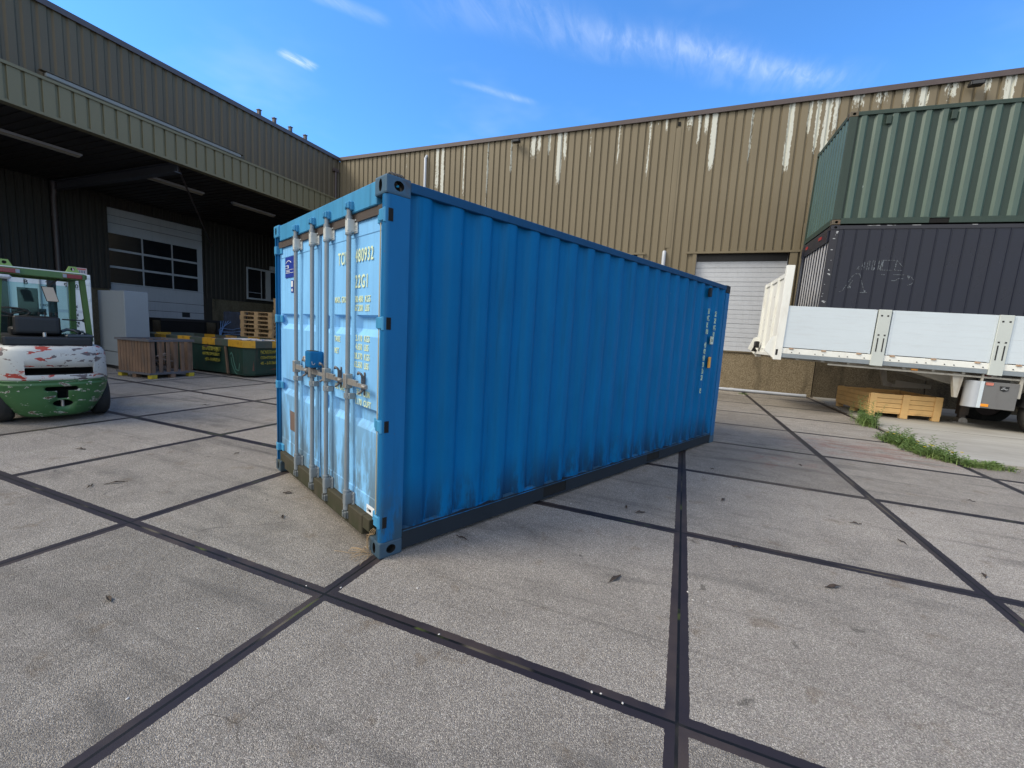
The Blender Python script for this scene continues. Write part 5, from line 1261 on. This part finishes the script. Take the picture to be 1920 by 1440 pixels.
clump('dandelion_patch', 'long patch of green weeds with small yellow flowers along the concrete edge', 'weed patch', [(5.70, 8.35), (5.72, 7.8), (5.80, 7.2), (5.95, 6.85)], .19, 1500, 200, 22, flowers=14, tall=26)
clump('grass_tuft', 'small low grass tuft at the corner of the concrete edge, farthest right', 'weed', [(6.1, 6.72), (6.35, 6.78), (6.5, 6.8)], .11, 900, 34, 23)
clump('grass_tuft', 'very small grass sprig by the drain pipe at the wall', 'weed', [(3.9, 14.6)], .06, 60, 3, 24)

# ------------------------------------------------------------------ small litter on the slabs
M_DRYLEAF = paint('dry_leaf', (.05, .035, .025), .8, var=.4)
def mk_leaf(seed):
    rnd = random.Random(seed); b = MB(); n = 7; ln = rnd.uniform(.035, .06); V = []
    for i in range(n+1):
        f = i/n; w_ = ln*.26*sin(pi*min(.97, max(.04, f)))*rnd.uniform(.6, 1.2); z = .006+.010*sin(pi*f*rnd.uniform(.8, 1.6))**2
        V += [(ln*(f*2-1), -w_, z+rnd.uniform(0, .006)), (ln*(f*2-1), 0, z*.7), (ln*(f*2-1), w_, z+rnd.uniform(0, .008))]
    F = []
    for i in range(n): F += [(3*i, 3*i+3, 3*i+4, 3*i+1), (3*i+1, 3*i+4, 3*i+5, 3*i+2)]
    b.add(V, F); b.tube([(-ln*1.35, .004, .006), (-ln, 0, .007)], .0016, 5); return b
leaves = [(-4.55, .77), (-3.11, .24), (-3.03, .38), (-1.01, -.58), (-3.01, 1.56), (-1.49, .99), (-1.09, .61), (1.59, 1.0), (.39, 1.0), (1.5, 2.31), (1.64, 2.25), (2.37, 4.22), (2.41, 3.05), (3.56, 3.04), (3.81, 2.77), (2.99, 1.61), (5.12, 4.57), (4.15, 2.37), (2.42, 1.92), (3.56, 5.15), (-6.2, 3.2), (-7.4, 3.9)]
base = [mk_leaf(s) for s in range(5)]; protos = []
for i, (x, y) in enumerate(leaves):
    if i < 5: o = base[i].build('dry_leaf', M_DRYLEAF); protos.append(o)
    else: o = protos[i % 5].copy(); COL.objects.link(o)
    o.location = (x, y, 0); o.rotation_euler = (0, 0, i*1.9+.4); o.scale = (1.0+.25*sin(i), 1, 1)
    tag(o, 'small dark dry leaf lying flat on the slabs', 'leaf', 'dry leaves scattered on the slabs')
pebs = [(-.16, .01), (.04, .09), (.99, 2.12), (.8, .01), (1.63, 0), (1.67, .01), (1.77, 0), (2.08, .99), (2.17, 1.02), (2.05, 1.07), (-.35, -.51), (-.17, -.9), (.46, .30)]
def mk_peb(seed):
    rnd = random.Random(seed); bm = bmesh.new(); bmesh.ops.create_icosphere(bm, subdivisions=2, radius=1)
    for v in bm.verts: v.co *= rnd.uniform(.8, 1.15); v.co = Vector((v.co.x*.011, v.co.y*.008, v.co.z*.005+.004))
    me = bpy.data.meshes.new('pebble'); bm.to_mesh(me); bm.free(); me.materials.append(M_PEB); return me
M_PEB = paint('pale_pebble', (.55, .53, .50), .8, var=.2)
pm = [mk_peb(s) for s in range(4)]
for i, (x, y) in enumerate(pebs):
    o = bpy.data.objects.new('pebble', pm[i % 4]); COL.objects.link(o); o.location = (x, y, 0); o.rotation_euler = (0, 0, i*1.3); k = .5+.25*((i*7) % 5)/5; o.scale = (k, k, k)
    tag(o, 'tiny pale pebble on the slabs', 'pebble', 'pale pebbles on the slabs')
